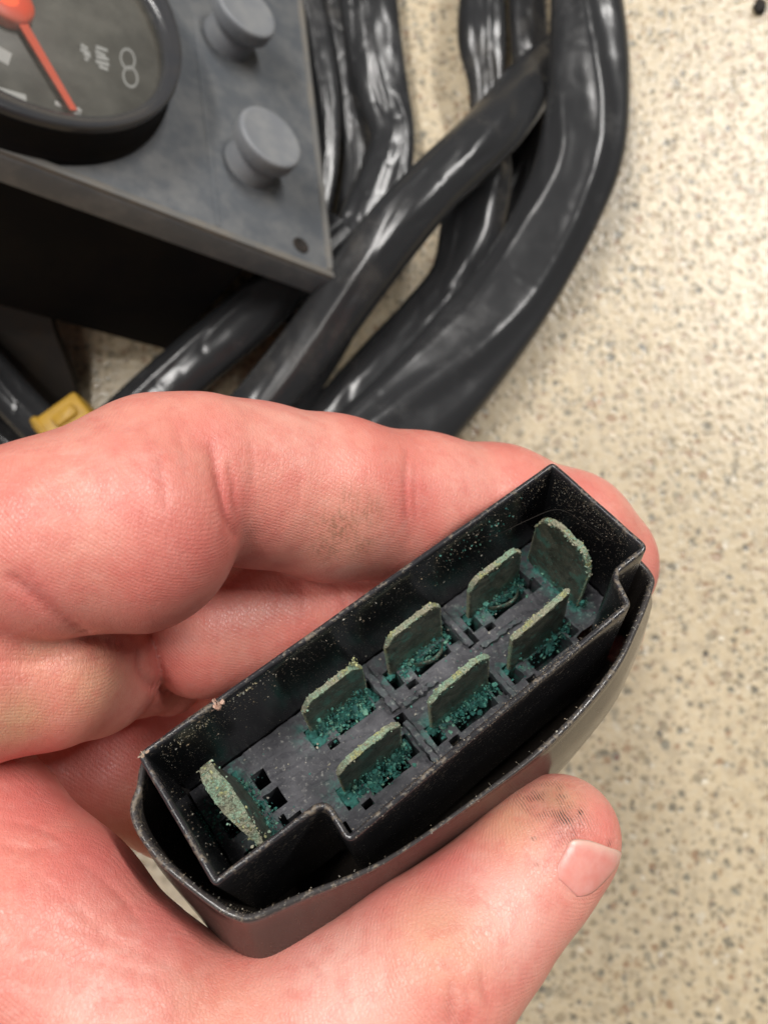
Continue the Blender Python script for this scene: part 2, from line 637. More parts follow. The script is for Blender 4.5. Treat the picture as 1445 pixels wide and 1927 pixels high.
sh = [(0, -44, 0, .62, .2)]
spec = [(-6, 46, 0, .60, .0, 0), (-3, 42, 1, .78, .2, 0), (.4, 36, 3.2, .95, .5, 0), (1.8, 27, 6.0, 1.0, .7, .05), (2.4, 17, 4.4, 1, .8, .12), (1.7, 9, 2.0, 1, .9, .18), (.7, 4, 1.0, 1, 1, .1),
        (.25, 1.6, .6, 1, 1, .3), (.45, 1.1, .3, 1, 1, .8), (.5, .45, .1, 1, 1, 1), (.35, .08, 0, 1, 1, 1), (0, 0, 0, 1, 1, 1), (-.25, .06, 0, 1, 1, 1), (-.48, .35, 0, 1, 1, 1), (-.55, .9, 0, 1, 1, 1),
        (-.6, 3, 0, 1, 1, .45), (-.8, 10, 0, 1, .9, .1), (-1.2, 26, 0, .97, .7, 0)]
rings, dust = [], []
for off, w, ll, shr, tl, du in spec:
    rings.append(body_ring(off, w, ll, shr, tl))
    dust.append(np.full(len(O_sh), du))
V, Fc = loft(rings, cap0=True)
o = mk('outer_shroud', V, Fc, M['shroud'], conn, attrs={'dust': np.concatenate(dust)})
fix_normals(o)

# ---- grey terminal plate with recesses
BL = [('u', -17.3, -5.5, -5.5, 7.6), ('u', -.6, 11.2, -5.5, 8.0), ('u', 17.0, 29.0, -5.3, 8.8), ('v', -7.4, 5.6, 33.6, 5.6),
      ('u', 16.2, 28.8, 6.6, 8.0), ('u', -1.0, 11.4, 6.6, 7.4), ('u', -18.6, -6.8, 5.8, 5.6), ('v', -7.6, 6.8, -31.9, 7.4)]
holes = []
for k, a, b, c, w in BL:
    if k == 'u':
        holes.append((a - 1.0, a + 1.2, c - .8, c + 3.0))
        holes.append((a + 3.6, b - .6, c + .9, c + 3.6))
        holes.append((b - .2, b + 1.9, c - 1.4, c + 2.6))
        holes.append((a + 1.0, a + 3.0, c + 3.4, c + 4.6))
for h_ in [(-29.4, -27.0, -5.6, -2.6), (-29.6, -26.6, -1.6, 1.6), (-28.6, -25.8, 3.8, 6.2), (-37.2, -34.6, -2.6, .8), (-36.6, -33.4, 3.8, 6.6),
           (-29.4, -28.2, 2.6, 7.2), (11.6, 13.4, 2.2, 4.2), (-4.9, -2.9, 1.2, 3.4), (13.2, 15.8, -3.6, -.4), (29.4, 31.8, -4, -1.4), (-4.4, -2.8, 8.6, 10.8), (12.6, 14.2, 8.2, 10.0), (35.4, 38.2, -7, 3)]:
    holes.append(h_)
us = sorted({-38.75, 38.75} | {round(x, 2) for h_ in holes for x in h_[:2]} | {round(x, 2) for x in np.arange(-37, 38, 2.0)})
vs = sorted({-9.65, 9.6, 15.6} | {round(x, 2) for h_ in holes for x in h_[2:]} | {round(x, 2) for x in np.arange(-8.5, 15, 2.0)})
us = [u for u in us if -38.76 < u < 38.76]
vs = [v for v in vs if -9.66 < v < 15.61]


def jit(u, v, s_=1.0):
    return noise.noise(Vector((u * .5, v * .5, s_)))


vid, V, Fc, gr = {}, [], [], []


def vert(i, j, lv):
    k = (i, j, lv)
    if k not in vid:
        vid[k] = len(V)
        u, v = us[i], vs[j]
        w = depth + .35 * jit(u * 1.7, v * 1.7) if lv == 0 else depth + 9.5
        V.append((u + .18 * jit(u, v, 4) * (lv == 0), v + .18 * jit(u, v, 7) * (lv == 0), w))
        g = 0
        for k_, a, b, c, _ in BL:
            d = (max(a - u, 0, u - b) ** 2 + (v - c) ** 2) if k_ == 'u' else (max(a - v, 0, v - b) ** 2 + (u - c) ** 2)
            g = max(g, math.exp(-d / 5.0))
        gr.append(g)
    return vid[k]


def in_shell(u, v):
    return v < 9.65 or (-22 < u < 30)


cell = {}
for i in range(len(us) - 1):
    for j in range(len(vs) - 1):
        cu, cv = (us[i] + us[i + 1]) / 2, (vs[j] + vs[j + 1]) / 2
        if not in_shell(cu, cv):
            continue
        cell[i, j] = 1 if any(h_[0] < cu < h_[1] and h_[2] < cv < h_[3] for h_ in holes) else 0
for (i, j), lv in cell.items():
    Fc.append((vert(i, j, lv), vert(i + 1, j, lv), vert(i + 1, j + 1, lv), vert(i, j + 1, lv)))
    for di, dj, (a, b) in ((1, 0, ((1, 0), (1, 1))), (0, 1, ((0, 1), (1, 1)))):
        o2 = cell.get((i + di, j + dj))
        if o2 is not None and o2 != lv:
            p, q = (i + a[0], j + a[1]), (i + b[0], j + b[1])
            Fc.append((vert(*p, 0), vert(*q, 0), vert(*q, 1), vert(*p, 1)))
o = mk('terminal_plate', L2W(V), Fc, M['plate'], conn, smooth=False, attrs={'green': gr})
fix_normals(o)
# cross ribs standing on the plate
for (u0, u1, v0, v1) in [(-5.0, -2.4, -9.4, .6), (-4.8, -2.6, 3.2, 15.2), (12.6, 15.0, -9.4, -.4), (12.4, 14.6, 4.6, 15.2), (-2.2, 5, .2, 1.3), (15, 24, .6, 1.5)]:
    n_ = 14
    long_u = (u1 - u0) > (v1 - v0)
    rg = []
    for k in range(n_ + 1):
        f = k / n_
        if long_u:
            c_, hw = (u0 + (u1 - u0) * f, (v0 + v1) / 2), (v1 - v0) / 2
        else:
            c_, hw = ((u0 + u1) / 2, v0 + (v1 - v0) * f), (u1 - u0) / 2 * .55
        r_ = []
        for s_, w in ((-1, depth + .6), (-1, depth - .7), (-.7, depth - 1.1), (.7, depth - 1.1), (1, depth - .7), (1, depth + .6)):
            q = .45 * noise.noise(Vector((f * 13, s_ * 3, u0 + v0)))
            r_.append((c_[0], c_[1] + s_ * hw + q, w + q) if long_u else (c_[0] + s_ * hw + q, c_[1], w + q))
        rg.append(L2W(r_))
    V, Fc = loft(rg, closed=False)
    o = mk('rib', V, Fc, M['plate'], conn, attrs={'green': np.full(len(V), .12)})
    sharp(o, 35)

# ---- blades
ICO = bmesh.new()
bmesh.ops.create_icosphere(ICO, subdivisions=1, radius=1)
ICO_V = np.array([v.co[:] for v in ICO.verts])
ICO_F = np.array([[v.index for v in f.verts] for f in ICO.faces])
ICO.free()


def crumbs(name, P, rad, col, parent, frame=L2W):
    n = len(P)
    V = np.repeat(np.asarray(P, float), len(ICO_V), 0)
    d = np.tile(ICO_V, (n, 1)) * RNG.uniform(.55, 1.3, (n * len(ICO_V), 1))
    sq = RNG.uniform(.3, 1.7, (n, 3)).repeat(len(ICO_V), 0)
    V = V + d * sq * np.repeat(rad, len(ICO_V))[:, None]
    Fc = (ICO_F[None] + (np.arange(n) * len(ICO_V))[:, None, None]).reshape(-1, 3)
    o = mk(name, frame(V), Fc, M['crumb'], parent, smooth=False, attrs={'col': np.repeat(col, len(ICO_V), 0)})
    o['kind'] = 'stuff'
    return o


def palette(n, cols, jit_=.25):
    c = np.array(cols)[RNG.integers(0, len(cols), n)]
    return np.clip(c * RNG.uniform(1 - jit_, 1 + jit_, (n, 1)), 0, 1)


TEAL = [(.02, .14, .12), (.04, .22, .18), (.10, .33, .26), (.015, .09, .085), (.16, .36, .26)]
PALE = [(.34, .45, .33), (.42, .40, .29), (.25, .40, .30), (.40, .40, .20), (.30, .27, .19)]
LOOK = ['terminal blade thickly crusted with teal corrosion at its foot', 'terminal blade with a pale yellow corner', 'terminal blade with a yellow green corner',
        'wide terminal blade turned across the end, fringed with pale green crust', 'terminal blade with green flecks and a bright worn top edge',
        'terminal blade with a mint green crusted top edge', 'terminal blade with a tan top edge and teal foot', 'terminal blade turned across the end, caked in olive crust']
for bi, (k, a, b, c, wt) in enumerate(BL):
    NU, NW = 40, 30
    th = .50 if bi not in (7,) else 1.3
    lean = RNG.uniform(-.04, .04)
    if bi == 7:
        lean = -.10
    if bi == 3:
        lean = .06
    wbot = depth + 4.0
    G = []
    for iu in range(NU + 1):
        for iw in range(NW + 1):
            s_, q = iu / NU, (iw / NW) ** 1.4
            top = wt + 2.6 * max(0, (abs(2 * s_ - 1) - .62) / .38) ** 1.5 + (.8 * (1 - s_) if k == 'u' else 0) + .35 * noise.noise(Vector((s_ * 9, bi * 3.3, 0))) + .30 * noise.noise(Vector((s_ * 27, bi * 1.3, 5)))
            if bi in (3,):
                top = wt + 4.5 * (1 - s_) ** 2.2 * 0 + 5.0 * abs(2 * s_ - 1) ** 4 + .5 * noise.noise(Vector((s_ * 14, 1.3, 0)))
            if bi == 7:
                top = wt + 7.0 * s_ ** 1.8 + 3.0 * (max(0, .2 - s_) / .2) ** 2 + .6 * noise.noise(Vector((s_ * 12, 2.3, 0)))
            if bi == 4:
                top = wt + 2.2 * (1 - s_) ** 2
            w = top + (wbot - top) * q
            e = min(s_, 1 - s_)
            edge = max(math.exp(-(w - top) / .8), math.exp(-e * (b - a) / .45) * .8)
            G.append((s_, w, q, edge))
    G = np.array(G)
    V, at_e, at_l = [], [], []
    for side in (-1, 1):
        for s_, w, q, edge in G:
            al = a + (b - a) * s_
            nz_ = noise.noise(Vector((al * 1.1, w * 1.1, bi * 5.1 + side))) * .12 + noise.noise(Vector((al * 3, w * 3, bi + side))) * .06 * (1 + 2 * edge)
            taper = .55 + .45 * min(1, min(s_, 1 - s_) * (b - a) / .6)
            thk = th * (.35 + .85 * math.sin(math.pi * min(1, s_ * .9 + .12)) ** 1.2) if bi == 7 else th
            x = c + side * (thk * taper + nz_) + lean * (wbot - w)
            if bi == 4:
                x += .25 * math.sin(s_ * 3)
            V.append((al, x, w) if k == 'u' else (x, al, w))
            at_e.append(edge * (.62 if bi == 7 else 1))
            at_l.append(max(0, (q - .45) / .55) * (1.2 if bi in (0, 6, 5) else .6))
    n1 = (NU + 1) * (NW + 1)
    Fc = []
    ix = lambda s2, i, j: s2 * n1 + i * (NW + 1) + j
    for i in range(NU):
        for j in range(NW):
            for s2 in (0, 1):
                Fc.append((ix(s2, i, j), ix(s2, i + 1, j), ix(s2, i + 1, j + 1), ix(s2, i, j + 1)))
        for j in (0, NW):
            Fc.append((ix(0, i, j), ix(0, i + 1, j), ix(1, i + 1, j), ix(1, i, j)))
    for j in range(NW):
        for i in (0, NU):
            Fc.append((ix(0, i, j), ix(0, i, j + 1), ix(1, i, j + 1), ix(1, i, j)))
    bl = mk('terminal_blade', L2W(V), Fc, M['blade'], conn, attrs={'edge': at_e, 'low': at_l})
    bl['label'] = LOOK[bi]
    sharp(bl, 55)
    # corrosion: crumbs along the top edge and heaped round the foot
    P, rad, col = [], [], []

    def place(al, x, w):
        return (al, x, w) if k == 'u' else (x, al, w)
    ne = {3: 320, 7: 260}.get(bi, 170)
    for _ in range(ne):
        s_ = RNG.uniform(0, 1)
        tp = np.interp(s_, np.arange(NU + 1) / NU, G[::NW + 1, 1])
        P.append(place(a + (b - a) * s_, c + lean * (wbot - tp) + RNG.normal(0, th * .6), tp + abs(RNG.normal(0, .5)) - .1))
        rad.append(RNG.uniform(.05, .17) * (1.6 if bi in (3, 7) else 1))
    col.append(palette(ne, PALE if bi != 5 else PALE[:1] + TEAL[2:3] + TEAL[4:] + PALE[2:3]))
    nf = {0: 800, 6: 700, 5: 400, 7: 450, 1: 350}.get(bi, 260)
    for _ in range(nf):
        s_ = RNG.uniform(.1, 1.08)
        up = abs(RNG.normal(0, 1)) * (2.6 if bi in (0, 6) else 1.3)
        sp = RNG.normal(0, 1.3) + (1.1 if bi in (0, 6) else .3)
        P.append(place(a + (b - a) * s_ * (1 if bi != 0 else .9), c + sp * max(.3, 1 - up * .18) + .4, depth + .2 - up * (.9 if abs(sp) < 1.6 else .15)))
        rad.append(RNG.uniform(.07, .22) if RNG.random() < .9 else RNG.uniform(.25, .5))
    col.append(palette(nf, TEAL))
    if bi == 0:
        for _ in range(26):
            P.append(place(b - 1.2 + RNG.normal(0, .35), c + RNG.normal(0, .3), wt - 1.1 * RNG.uniform(0, 1) ** 1.5))
            rad.append(.16)
        col.append(palette(26, [(.46, .46, .22), (.40, .42, .26)]))
    crumbs('corrosion', P, np.array(rad), np.concatenate(col), bl)
    # crust grown over the plate round the foot
    A_ = {0: 6.5, 6: 6.0, 5: 2.6, 7: 3.2, 3: 2.4}.get(bi, 2.0)
    n_a, n_b = 56, 34
    Vc, cc = [], []
    for ia_ in range(n_a + 1):
        for ib_ in range(n_b + 1):
            al = a - 1.5 + (b - a + 3.0) * ia_ / n_a
            x = -2.4 + (6.6 if bi in (0, 6) else 5.0) * ib_ / n_b
            e_ = min(al - a + 1.5, b + 1.5 - al)
            nzv = noise.fractal(Vector((al * .55, x * .55, bi * 7.7)), .9, 2.1, 4)
            hg = A_ * math.exp(-abs(x) / (1.1 if x > 0 else .5)) * (.42 + 1.1 * nzv) * min(1, e_ / 2.0) - .25 + .35 * noise.noise(Vector((al * 2.4, x * 2.4, bi)))
            hg = min(hg, 7.5)
            Vc.append(place(al, c + x, depth + .5 - hg))
            m_ = .5 + .5 * noise.noise(Vector((al * 1.3, x * 1.3, bi + 40)))
            cc.append(np.array(TEAL[3]) * (1 - m_) + np.array(TEAL[1] if hg < 1.6 else TEAL[2]) * m_)
    Vn = np.array(Vc)
    Fcc = []
    for i in range(n_a):
        for j in range(n_b):
            q = (i * (n_b + 1) + j, (i + 1) * (n_b + 1) + j, (i + 1) * (n_b + 1) + j + 1, i * (n_b + 1) + j + 1)
            if Vn[list(q), 2].min() < depth + .45:
                Fcc.append(q)
    o = mk('corrosion_crust', L2W(Vn), Fcc, M['crumb'], bl, attrs={'col': np.array(cc)})
    fix_normals(o)
    # bent metal tongue beside the blade foot
    if k == 'u' and bi in (1, 2):
        pth = catmull([(a + 4.2, c + .9, depth + .6), (a + 5.2, c + 2.2, depth - .6), (a + 7.4, c + 3.0, depth - .9), (a + 9.6, c + 2.6, depth - .7), (b - .8, c + 1.2, depth + .5)], 16)
        rg = []
        for p in pth:
            rg.append(L2W([(p[0], p[1] + .32 * math.cos(t_), p[2] + .8 * math.sin(t_)) for t_ in np.linspace(0, 2 * math.pi, 8, endpoint=False)]))
        V, Fc = loft(rg, cap0=True, cap1=True)
        o = mk('tongue', V, Fc, M['blade'], bl, attrs={'edge': np.full(len(V), .15), 'low': np.full(len(V), .30)})
        fix_normals(o)

# ---- grit on the plastic
P, rad, col = [], [], []
for _ in range(1300):                                  # on the long inner wall
    u = RNG.uniform(-38, 38)
    w = abs(RNG.normal(0, 7)) + .6
    P.append((u, VT + wall + .04, min(w, 21)))
    rad.append(RNG.uniform(.02, .06) if RNG.random() < .95 else RNG.uniform(.08, .18))
for _ in range(700):                                   # on the right inner wall
    P.append((UR - wall - .04, RNG.uniform(-9, 8), abs(RNG.normal(0, 6)) + .5))
    rad.append(RNG.uniform(.02, .06))
for _ in range(60):
    P.append((UL + wall + .04, RNG.uniform(-9, 9), RNG.uniform(1, 20)))
    rad.append(RNG.uniform(.05, .15))
for _ in range(900):                                   # on the key-side rim and its outer wall
    u = RNG.uniform(-22, 30)
    f = (u + 23.3) / 53.9
    P.append((u, KV - 1.2 * f - RNG.uniform(-.1, 1.3) + .02, abs(RNG.normal(0, .25)) * 0 + RNG.uniform(-.05, .05)))
    rad.append(RNG.uniform(.015, .06))
for _ in range(1300):                                  # on the shroud's rim
    i = RNG.integers(0, len(O_sh))
    p = O_sh[i]
    if p[1] < -3:
        continue
    q = p + (cen - p) / np.linalg.norm(cen - p) * RNG.uniform(-.4, 1.0)
    P.append((q[0], q[1], BE + AL * q[0] + RNG.uniform(0, .15)))
    rad.append(RNG.uniform(.015, .06) if RNG.random() < .96 else RNG.uniform(.08, .16))
n0 = len(P)
for _ in range(200):                                   # loose on the plate
    P.append((RNG.uniform(-36, 37), RNG.uniform(-9, 9), depth - .05))
    rad.append(RNG.uniform(.06, .22))
col = [palette(n0, [(.46, .36, .25), (.55, .48, .38), (.30, .22, .14), (.60, .56, .48), (.26, .20, .15)]),
       palette(len(P) - n0, [(.42, .38, .30), (.10, .30, .25), (.06, .2, .17), (.5, .46, .40)])]
for _ in range(16):                                    # the pink chip on the rim near one corner
    P.append((-27.2 + RNG.normal(0, .45), VT + .9 + RNG.normal(0, .35), .15 + RNG.normal(0, .35)))
    rad.append(RNG.uniform(.25, .45))
col.append(palette(16, [(.62, .36, .26), (.66, .44, .34)], .15))
for _ in range(7):
    P.append((-39.2 + RNG.normal(0, .3), VT + .7 + RNG.normal(0, .25), 0))
    rad.append(.22)
col.append(palette(7, [(.52, .36, .26), (.5, .4, .3)], .15))
for _ in range(22):                                    # tan flakes and a smear near the chip
    P.append((-22.5 + RNG.normal(0, 1.6), VT + wall + .1, 1.8 + RNG.normal(0, .4)))
    rad.append(RNG.uniform(.06, .2))
for _ in range(60):
    f_ = RNG.uniform(0, 1)
    P.append((-35 + 6 * f_ + RNG.normal(0, .4), VT + wall + .05, 3.2 + RNG.normal(0, .7)))
    rad.append(RNG.uniform(.04, .14))
col.append(palette(82, [(.50, .42, .26), (.36, .30, .20), (.30, .28, .24)]))
for _ in range(46):                                    # loose teal flakes on the far end of the long wall
    P.append((RNG.uniform(12, 33), VT + wall + .08, RNG.uniform(2.5, 12)))
    rad.append(RNG.uniform(.05, .2))
for _ in range(320):                                   # teal bloom in the near end
    P.append((-38.6 + abs(RNG.normal(0, 2.4)), -3 + RNG.normal(0, 2.2), depth - abs(RNG.normal(0, 2.2)) if RNG.random() < .3 else depth - .05))
    if P[-1][2] < depth - .1:
        P[-1] = (UL + wall + .06, P[-1][1], P[-1][2])
    rad.append(RNG.uniform(.06, .22))
col.append(palette(366, TEAL + [(.14, .38, .32)]))
crumbs('grit', P, np.array(rad), np.concatenate(col), conn)
# a loose fibre across the far corner
pth = catmull([(23, -9.4, 5.5), (27, -8.6, 7), (31, -7, 5.2), (36, -4.8, 4), (38, -.5, 5), (38.4, 4, 4.6), (38.3, 7.5, 1.6)], 40)
rg = [L2W([(p[0] + .05 * math.cos(t_), p[1] + .05 * math.sin(t_), p[2] + .05 * math.sin(t_)) for t_ in (0, 2.1, 4.2)]) for p in pth]
V, Fc = loft(rg)
mk('fibre', V, Fc, M['bracket'], conn)

# ------------------------------------------------------------------ the hand (one continuous surface from a distance field)
h = .48
lo, hi = np.array([-195., -26., 88.]), np.array([62., 128., 196.])
dims = np.ceil((hi - lo) / h).astype(int)
BIG = np.float32(5.0)
Fh = np.full(dims, BIG, np.float32)


def box_of(p, q, r0, r1, pad):
    a = np.minimum(p - r0, q - r1) - pad
    b = np.maximum(p + r0, q + r1) + pad
    i0 = np.clip(np.floor((a - lo) / h).astype(int), 0, dims)
    i1 = np.clip(np.ceil((b - lo) / h).astype(int) + 1, 0, dims)
    return tuple(slice(x, y) for x, y in zip(i0, i1))


def grid(sl):
    return [(lo[i] + h * np.arange(sl[i].start, sl[i].stop, dtype=np.float32)).astype(np.float32).reshape([-1 if j == i else 1 for j in range(3)]) for i in range(3)]


def cone_d(g, p, q, r0, r1):
    d = q - p
    L2_ = float(d @ d) + 1e-9
    x, y, z = g[0] - p[0], g[1] - p[1], g[2] - p[2]
    t_ = np.clip((x * d[0] + y * d[1] + z * d[2]) / L2_, 0, 1)
    t_ = t_.astype(np.float32)
    return np.sqrt((x - t_ * d[0]) ** 2 + (y - t_ * d[1]) ** 2 + (z - t_ * d[2]) ** 2) - (r0 + (r1 - r0) * (t_ * t_ * (3 - 2 * t_) * .5 + t_ * .5))


def smin(a, b, k):
    m = np.maximum(k - np.abs(a - b), 0) / k
    return np.minimum(a, b) - m * m * k * .25


def smax(a, b, k):
    return -smin(-a, -b, k)


def chain(A, pts, k):
    """pts: (px, py, depth, r_px)"""
    pc = [(cpt(x, y, d), r * d / F_PX) for x, y, d, r in pts]
    for (p, r0), (q, r1) in zip(pc, pc[1:]):
        sl = box_of(p, q, r0, r1, 4.9)
        if min(A[sl].shape) == 0:
            continue
        A[sl] = smin(A[sl], cone_d(grid(sl), p, q, np.float32(r0), np.float32(r1)), k)


def part(*chains):
    A = np.full(dims, BIG, np.float32)
    for pts, k in chains:
        chain(A, pts, k)
    return A


index_ = part(([(-420, 1100, 122, 190), (-120, 1040, 112, 164), (110, 1012, 113, 176), (245, 990, 116, 205)], 4.0),
              ([(90, 990, 118, 150), (300, 900, 122, 148), (385, 893, 125, 146)], 4.0),
              ([(385, 893, 125, 142), (480, 912, 131, 150), (620, 936, 138, 153)], 3.0),
              ([(620, 938, 138, 150), (790, 955, 149, 138)], 3.0),
              ([(790, 955, 149, 136), (930, 980, 157, 140), (1060, 1018, 163, 130), (1112, 1060, 166, 122)], 3.0))
middle_ = part(([(-300, 1310, 118, 190), (-60, 1265, 116, 170), (90, 1262, 121, 140), (170, 1268, 129, 112), (250, 1258, 143, 86), (318, 1285, 150, 62)], 3.0))
middle2_ = part(([(384, 1192, 141, 121), (520, 1160, 149, 130), (760, 1140, 160, 124), (1000, 1150, 168, 112), (1120, 1170, 172, 90)], 2.5))
ring_ = part(([(-300, 1420, 150, 150), (20, 1440, 150, 100), (190, 1470, 154, 86), (330, 1520, 159, 88), (480, 1560, 163, 96), (760, 1440, 172, 98), (950, 1330, 178, 84)], 2.5),
             ([(-40, 1400, 154, 110), (180, 1400, 159, 112), (420, 1390, 164, 120)], 2.5))
thumb_ = part(([(-640, 1500, 136, 260), (-300, 1560, 126, 238), (-120, 1612, 121, 222), (59, 1762, 115, 205), (249, 1930, 111, 186), (420, 2120, 111, 200)], 5.0),
              ([(180, 1960, 113, 190), (430, 1975, 112, 150), (640, 1930, 113, 163), (809, 1822, 115, 160), (904, 1733, 119, 130), (987, 1645, 122, 113), (1030, 1592, 124, 105), (1060, 1568, 125, 101)], 4.5),
              ([(-120, 1700, 132, 200), (100, 1880, 130, 180)], 5.0),
              ([(520, 1900, 119, 125), (715, 1806, 123, 112), (875, 1690, 126, 90), (975, 1598, 127, 80)], 4.0),
              ([(-420, 1250, 134, 200), (-640, 1500, 138, 280), (-900, 1780, 150, 290), (-1250, 2050, 166, 270)], 8.0))
Fh = smin(Fh, thumb_, 1.0)
del thumb_
Fh = smin(Fh, ring_, 1.4)
del ring_
Fh = smin(Fh, middle_, 1.0)
Fh = smin(Fh, middle2_, .5)
del middle_, middle2_
kx = (.8 + 6.5 * np.clip((-42 - (lo[0] + h * np.arange(dims[0]))) / 18, 0, 1)).astype(np.float32)[:, None, None]
Fh = smin(Fh, index_, kx)
del index_

# the connector presses into the fingers that hold it
P2 = offset2(O_sh, .35)
allc = L2C([(u, v, w) for u in (-46, 45) for v in (-14, 26) for w in (0, 44)])
sl = box_of(allc.min(0), allc.max(0), 0, 0, 1.0)
g = grid(sl)
shp = Fh[sl].shape
X = np.stack([np.broadcast_to(g[i], shp) for i in range(3)], -1).reshape(-1, 3)
f0 = Fh[sl].reshape(-1)
near = np.where(f0 < 2.0)[0]
Lc = ((X[near] - T) @ R).astype(np.float32)
ins = np.zeros(len(near), bool)
dmin = np.full(len(near), 1e9, np.float32)
Pk = P2[::3]
sc_w = np.clip(1.0 - .0011 * np.clip(Lc[:, 2] - 24, 0, 30) ** 2 * .35, .5, 1)
uu = cen[0] + (Lc[:, 0] - cen[0]) / sc_w
vv = cen[1] + (Lc[:, 1] - cen[1]) / sc_w
kk = np.exp(-(((uu + 39) / 12) ** 2 + ((vv - 15) / 9) ** 2)) * np.clip(1 - np.abs(Lc[:, 2] - 22) / 22, 0, 1) * 5.0
uu, vv = uu + .36 * kk, vv - .93 * kk
for i in range(len(Pk)):
    a, b = Pk[i], Pk[(i + 1) % len(Pk)]
    d = b - a
    t_ = np.clip(((uu - a[0]) * d[0] + (vv - a[1]) * d[1]) / (d @ d), 0, 1)
    dmin = np.minimum(dmin, np.hypot(uu - a[0] - t_ * d[0], vv - a[1] - t_ * d[1]))
    if a[1] != b[1]:
        cr = (a[1] > vv) != (b[1] > vv)
        ins ^= cr & (uu < (b[0] - a[0]) * (vv - a[1]) / (b[1] - a[1]) + a[0])
sd = np.where(ins, -dmin, dmin)
sd = np.maximum(sd, np.maximum(-1.5 - Lc[:, 2], Lc[:, 2] - 48))
f0 = f0.copy()
f0[near] = smax(f0[near], -sd, .9)
Fh[sl] = f0.reshape(shp)


def samp(P):
    q = (np.asarray(P, np.float64) - lo) / h
    q = np.clip(q, 0, dims - 1.001)
    i = q.astype(int)
    f = q - i
    r = 0
    for a in (0, 1):
        for b in (0, 1):
            for c_ in (0, 1):
                wgt = (f[..., 0] if a else 1 - f[..., 0]) * (f[..., 1] if b else 1 - f[..., 1]) * (f[..., 2] if c_ else 1 - f[..., 2])
                r = r + wgt * Fh[i[..., 0] + a, i[..., 1] + b, i[..., 2] + c_]
    return r


def hit(px, py):
    r = ray(px, py)
    d = np.linalg.norm(r)
    z = 92.0
    while z < 184:
        s_ = samp(r * z)
        if s_ < .02:
            return r * z
        z += max(.05, min(float(s_), 1.0) * .8 / d)
    return None


def grad(P):
    e = .5
    return np.stack([samp(P + e * np.eye(3)[i]) - samp(P - e * np.eye(3)[i]) for i in range(3)], -1) / (2 * e)


# creases pressed into the skin: photo-measured paths, carved at the surface
CREASE = [([(398, 838), (408, 880), (418, 930), (428, 975), (446, 1010)], .95, 1.5), ([(432, 870), (440, 920), (446, 970)], .4, .9),
          ([(768, 850), (764, 900), (766, 960), (772, 1020)], .45, 1.1), ([(782, 870), (780, 930), (784, 985)], .25, .7),
          ([(20, 1085), (60, 1120), (110, 1160), (170, 1195), (240, 1212)], 1.1, 1.6), ([(300, 855), (306, 900), (312, 950)], .3, .8),
          ([(45, 1065), (80, 1115), (125, 1165)], .4, .9), ([(262, 1225), (264, 1260), (285, 1290), (330, 1308)], 1.2, 1.5),
          ([(0, 1240), (60, 1245), (120, 1232), (160, 1215)], .4, .9), ([(850, 1850), (848, 1880), (846, 1926)], .4, 1.1),
          ([(905, 1830), (912, 1870), (926, 1900)], .35, 1.0), ([(820, 1790), (830, 1810), (846, 1825)], .25, .8),
          ([(725, 1800), (726, 1860), (716, 1920)], .22, .8), ([(0, 1780), (100, 1792), (200, 1815), (300, 1835)], .25, 1.0),
          ([(0, 1590), (60, 1600), (110, 1592)], .25, .8), ([(640, 1110), (650, 1140), (655, 1165)], .25, .7), ([(150, 1620), (220, 1680), (270, 1740)], .2, .9),
          ([(1052, 1580), (1075, 1570), (1105, 1574), (1132, 1588), (1150, 1606)], .45, 1.0), ([(1052, 1580), (1036, 1610), (1022, 1645)], .3, 1.0),
          ([(0, 1725), (120, 1742), (260, 1790), (370, 1840)], .22, .7), ([(0, 1862), (140, 1850), (300, 1882)], .2, .7), ([(60, 1640), (140, 1705), (235, 1795)], .2, .7),
          ([(0, 1545), (70, 1556), (135, 1592)], .22, .7), ([(565, 1790), (600, 1828), (610, 1880)], .2, .7), ([(900, 1690), (938, 1718), (950, 1752)], .2, .7),
          ([(330, 800), (346, 850), (350, 895)], .2, .7), ([(470, 830), (478, 880), (474, 930)], .2, .7), ([(180, 880), (186, 940), (200, 990)], .12, .7),
          ([(560, 860), (566, 910), (560, 960)], .15, .7), ([(870, 1850), (882, 1890), (880, 1926)], .2, .7), ([(770, 1760), (780, 1800), (790, 1830)], .15, .7),
          ([(110, 1250), (180, 1240), (240, 1225)], .25, .7), ([(400, 1130), (410, 1180), (405, 1240)], .2, .7), ([(560, 1090), (572, 1130), (566, 1180)], .2, .7)]
crease_pts = []
for path, dep, rad in CREASE:
    pts = [hit(*p) for p in catmull(path, 26)]
    pts = [p for p in pts if p is not None]
    for i, p in enumerate(pts):
        f = math.sin(math.pi * (i + .5) / len(pts)) ** .5
        crease_pts.append((p, dep * f, rad))
CR = np.zeros(dims, np.float32)
for p, dep, rad in crease_pts:
    sl = box_of(p, p, rad, rad, 1.6)
    if min(Fh[sl].shape) == 0:
        continue
    g = grid(sl)
    d2 = (g[0] - p[0]) ** 2 + (g[1] - p[1]) ** 2 + (g[2] - p[2]) ** 2
    CR[sl] = np.maximum(CR[sl], dep * np.exp(-d2 / (rad * .36) ** 2) + .35 * dep * np.exp(-d2 / (rad * .9) ** 2))

Fh += CR
del CR
for ax_ in range(3):                                   # close the wrist where the modelled part ends
    for e_ in (0, -1):
        sl = [slice(None)] * 3
        sl[ax_] = e_
        Fh[tuple(sl)] = np.maximum(Fh[tuple(sl)], .3)


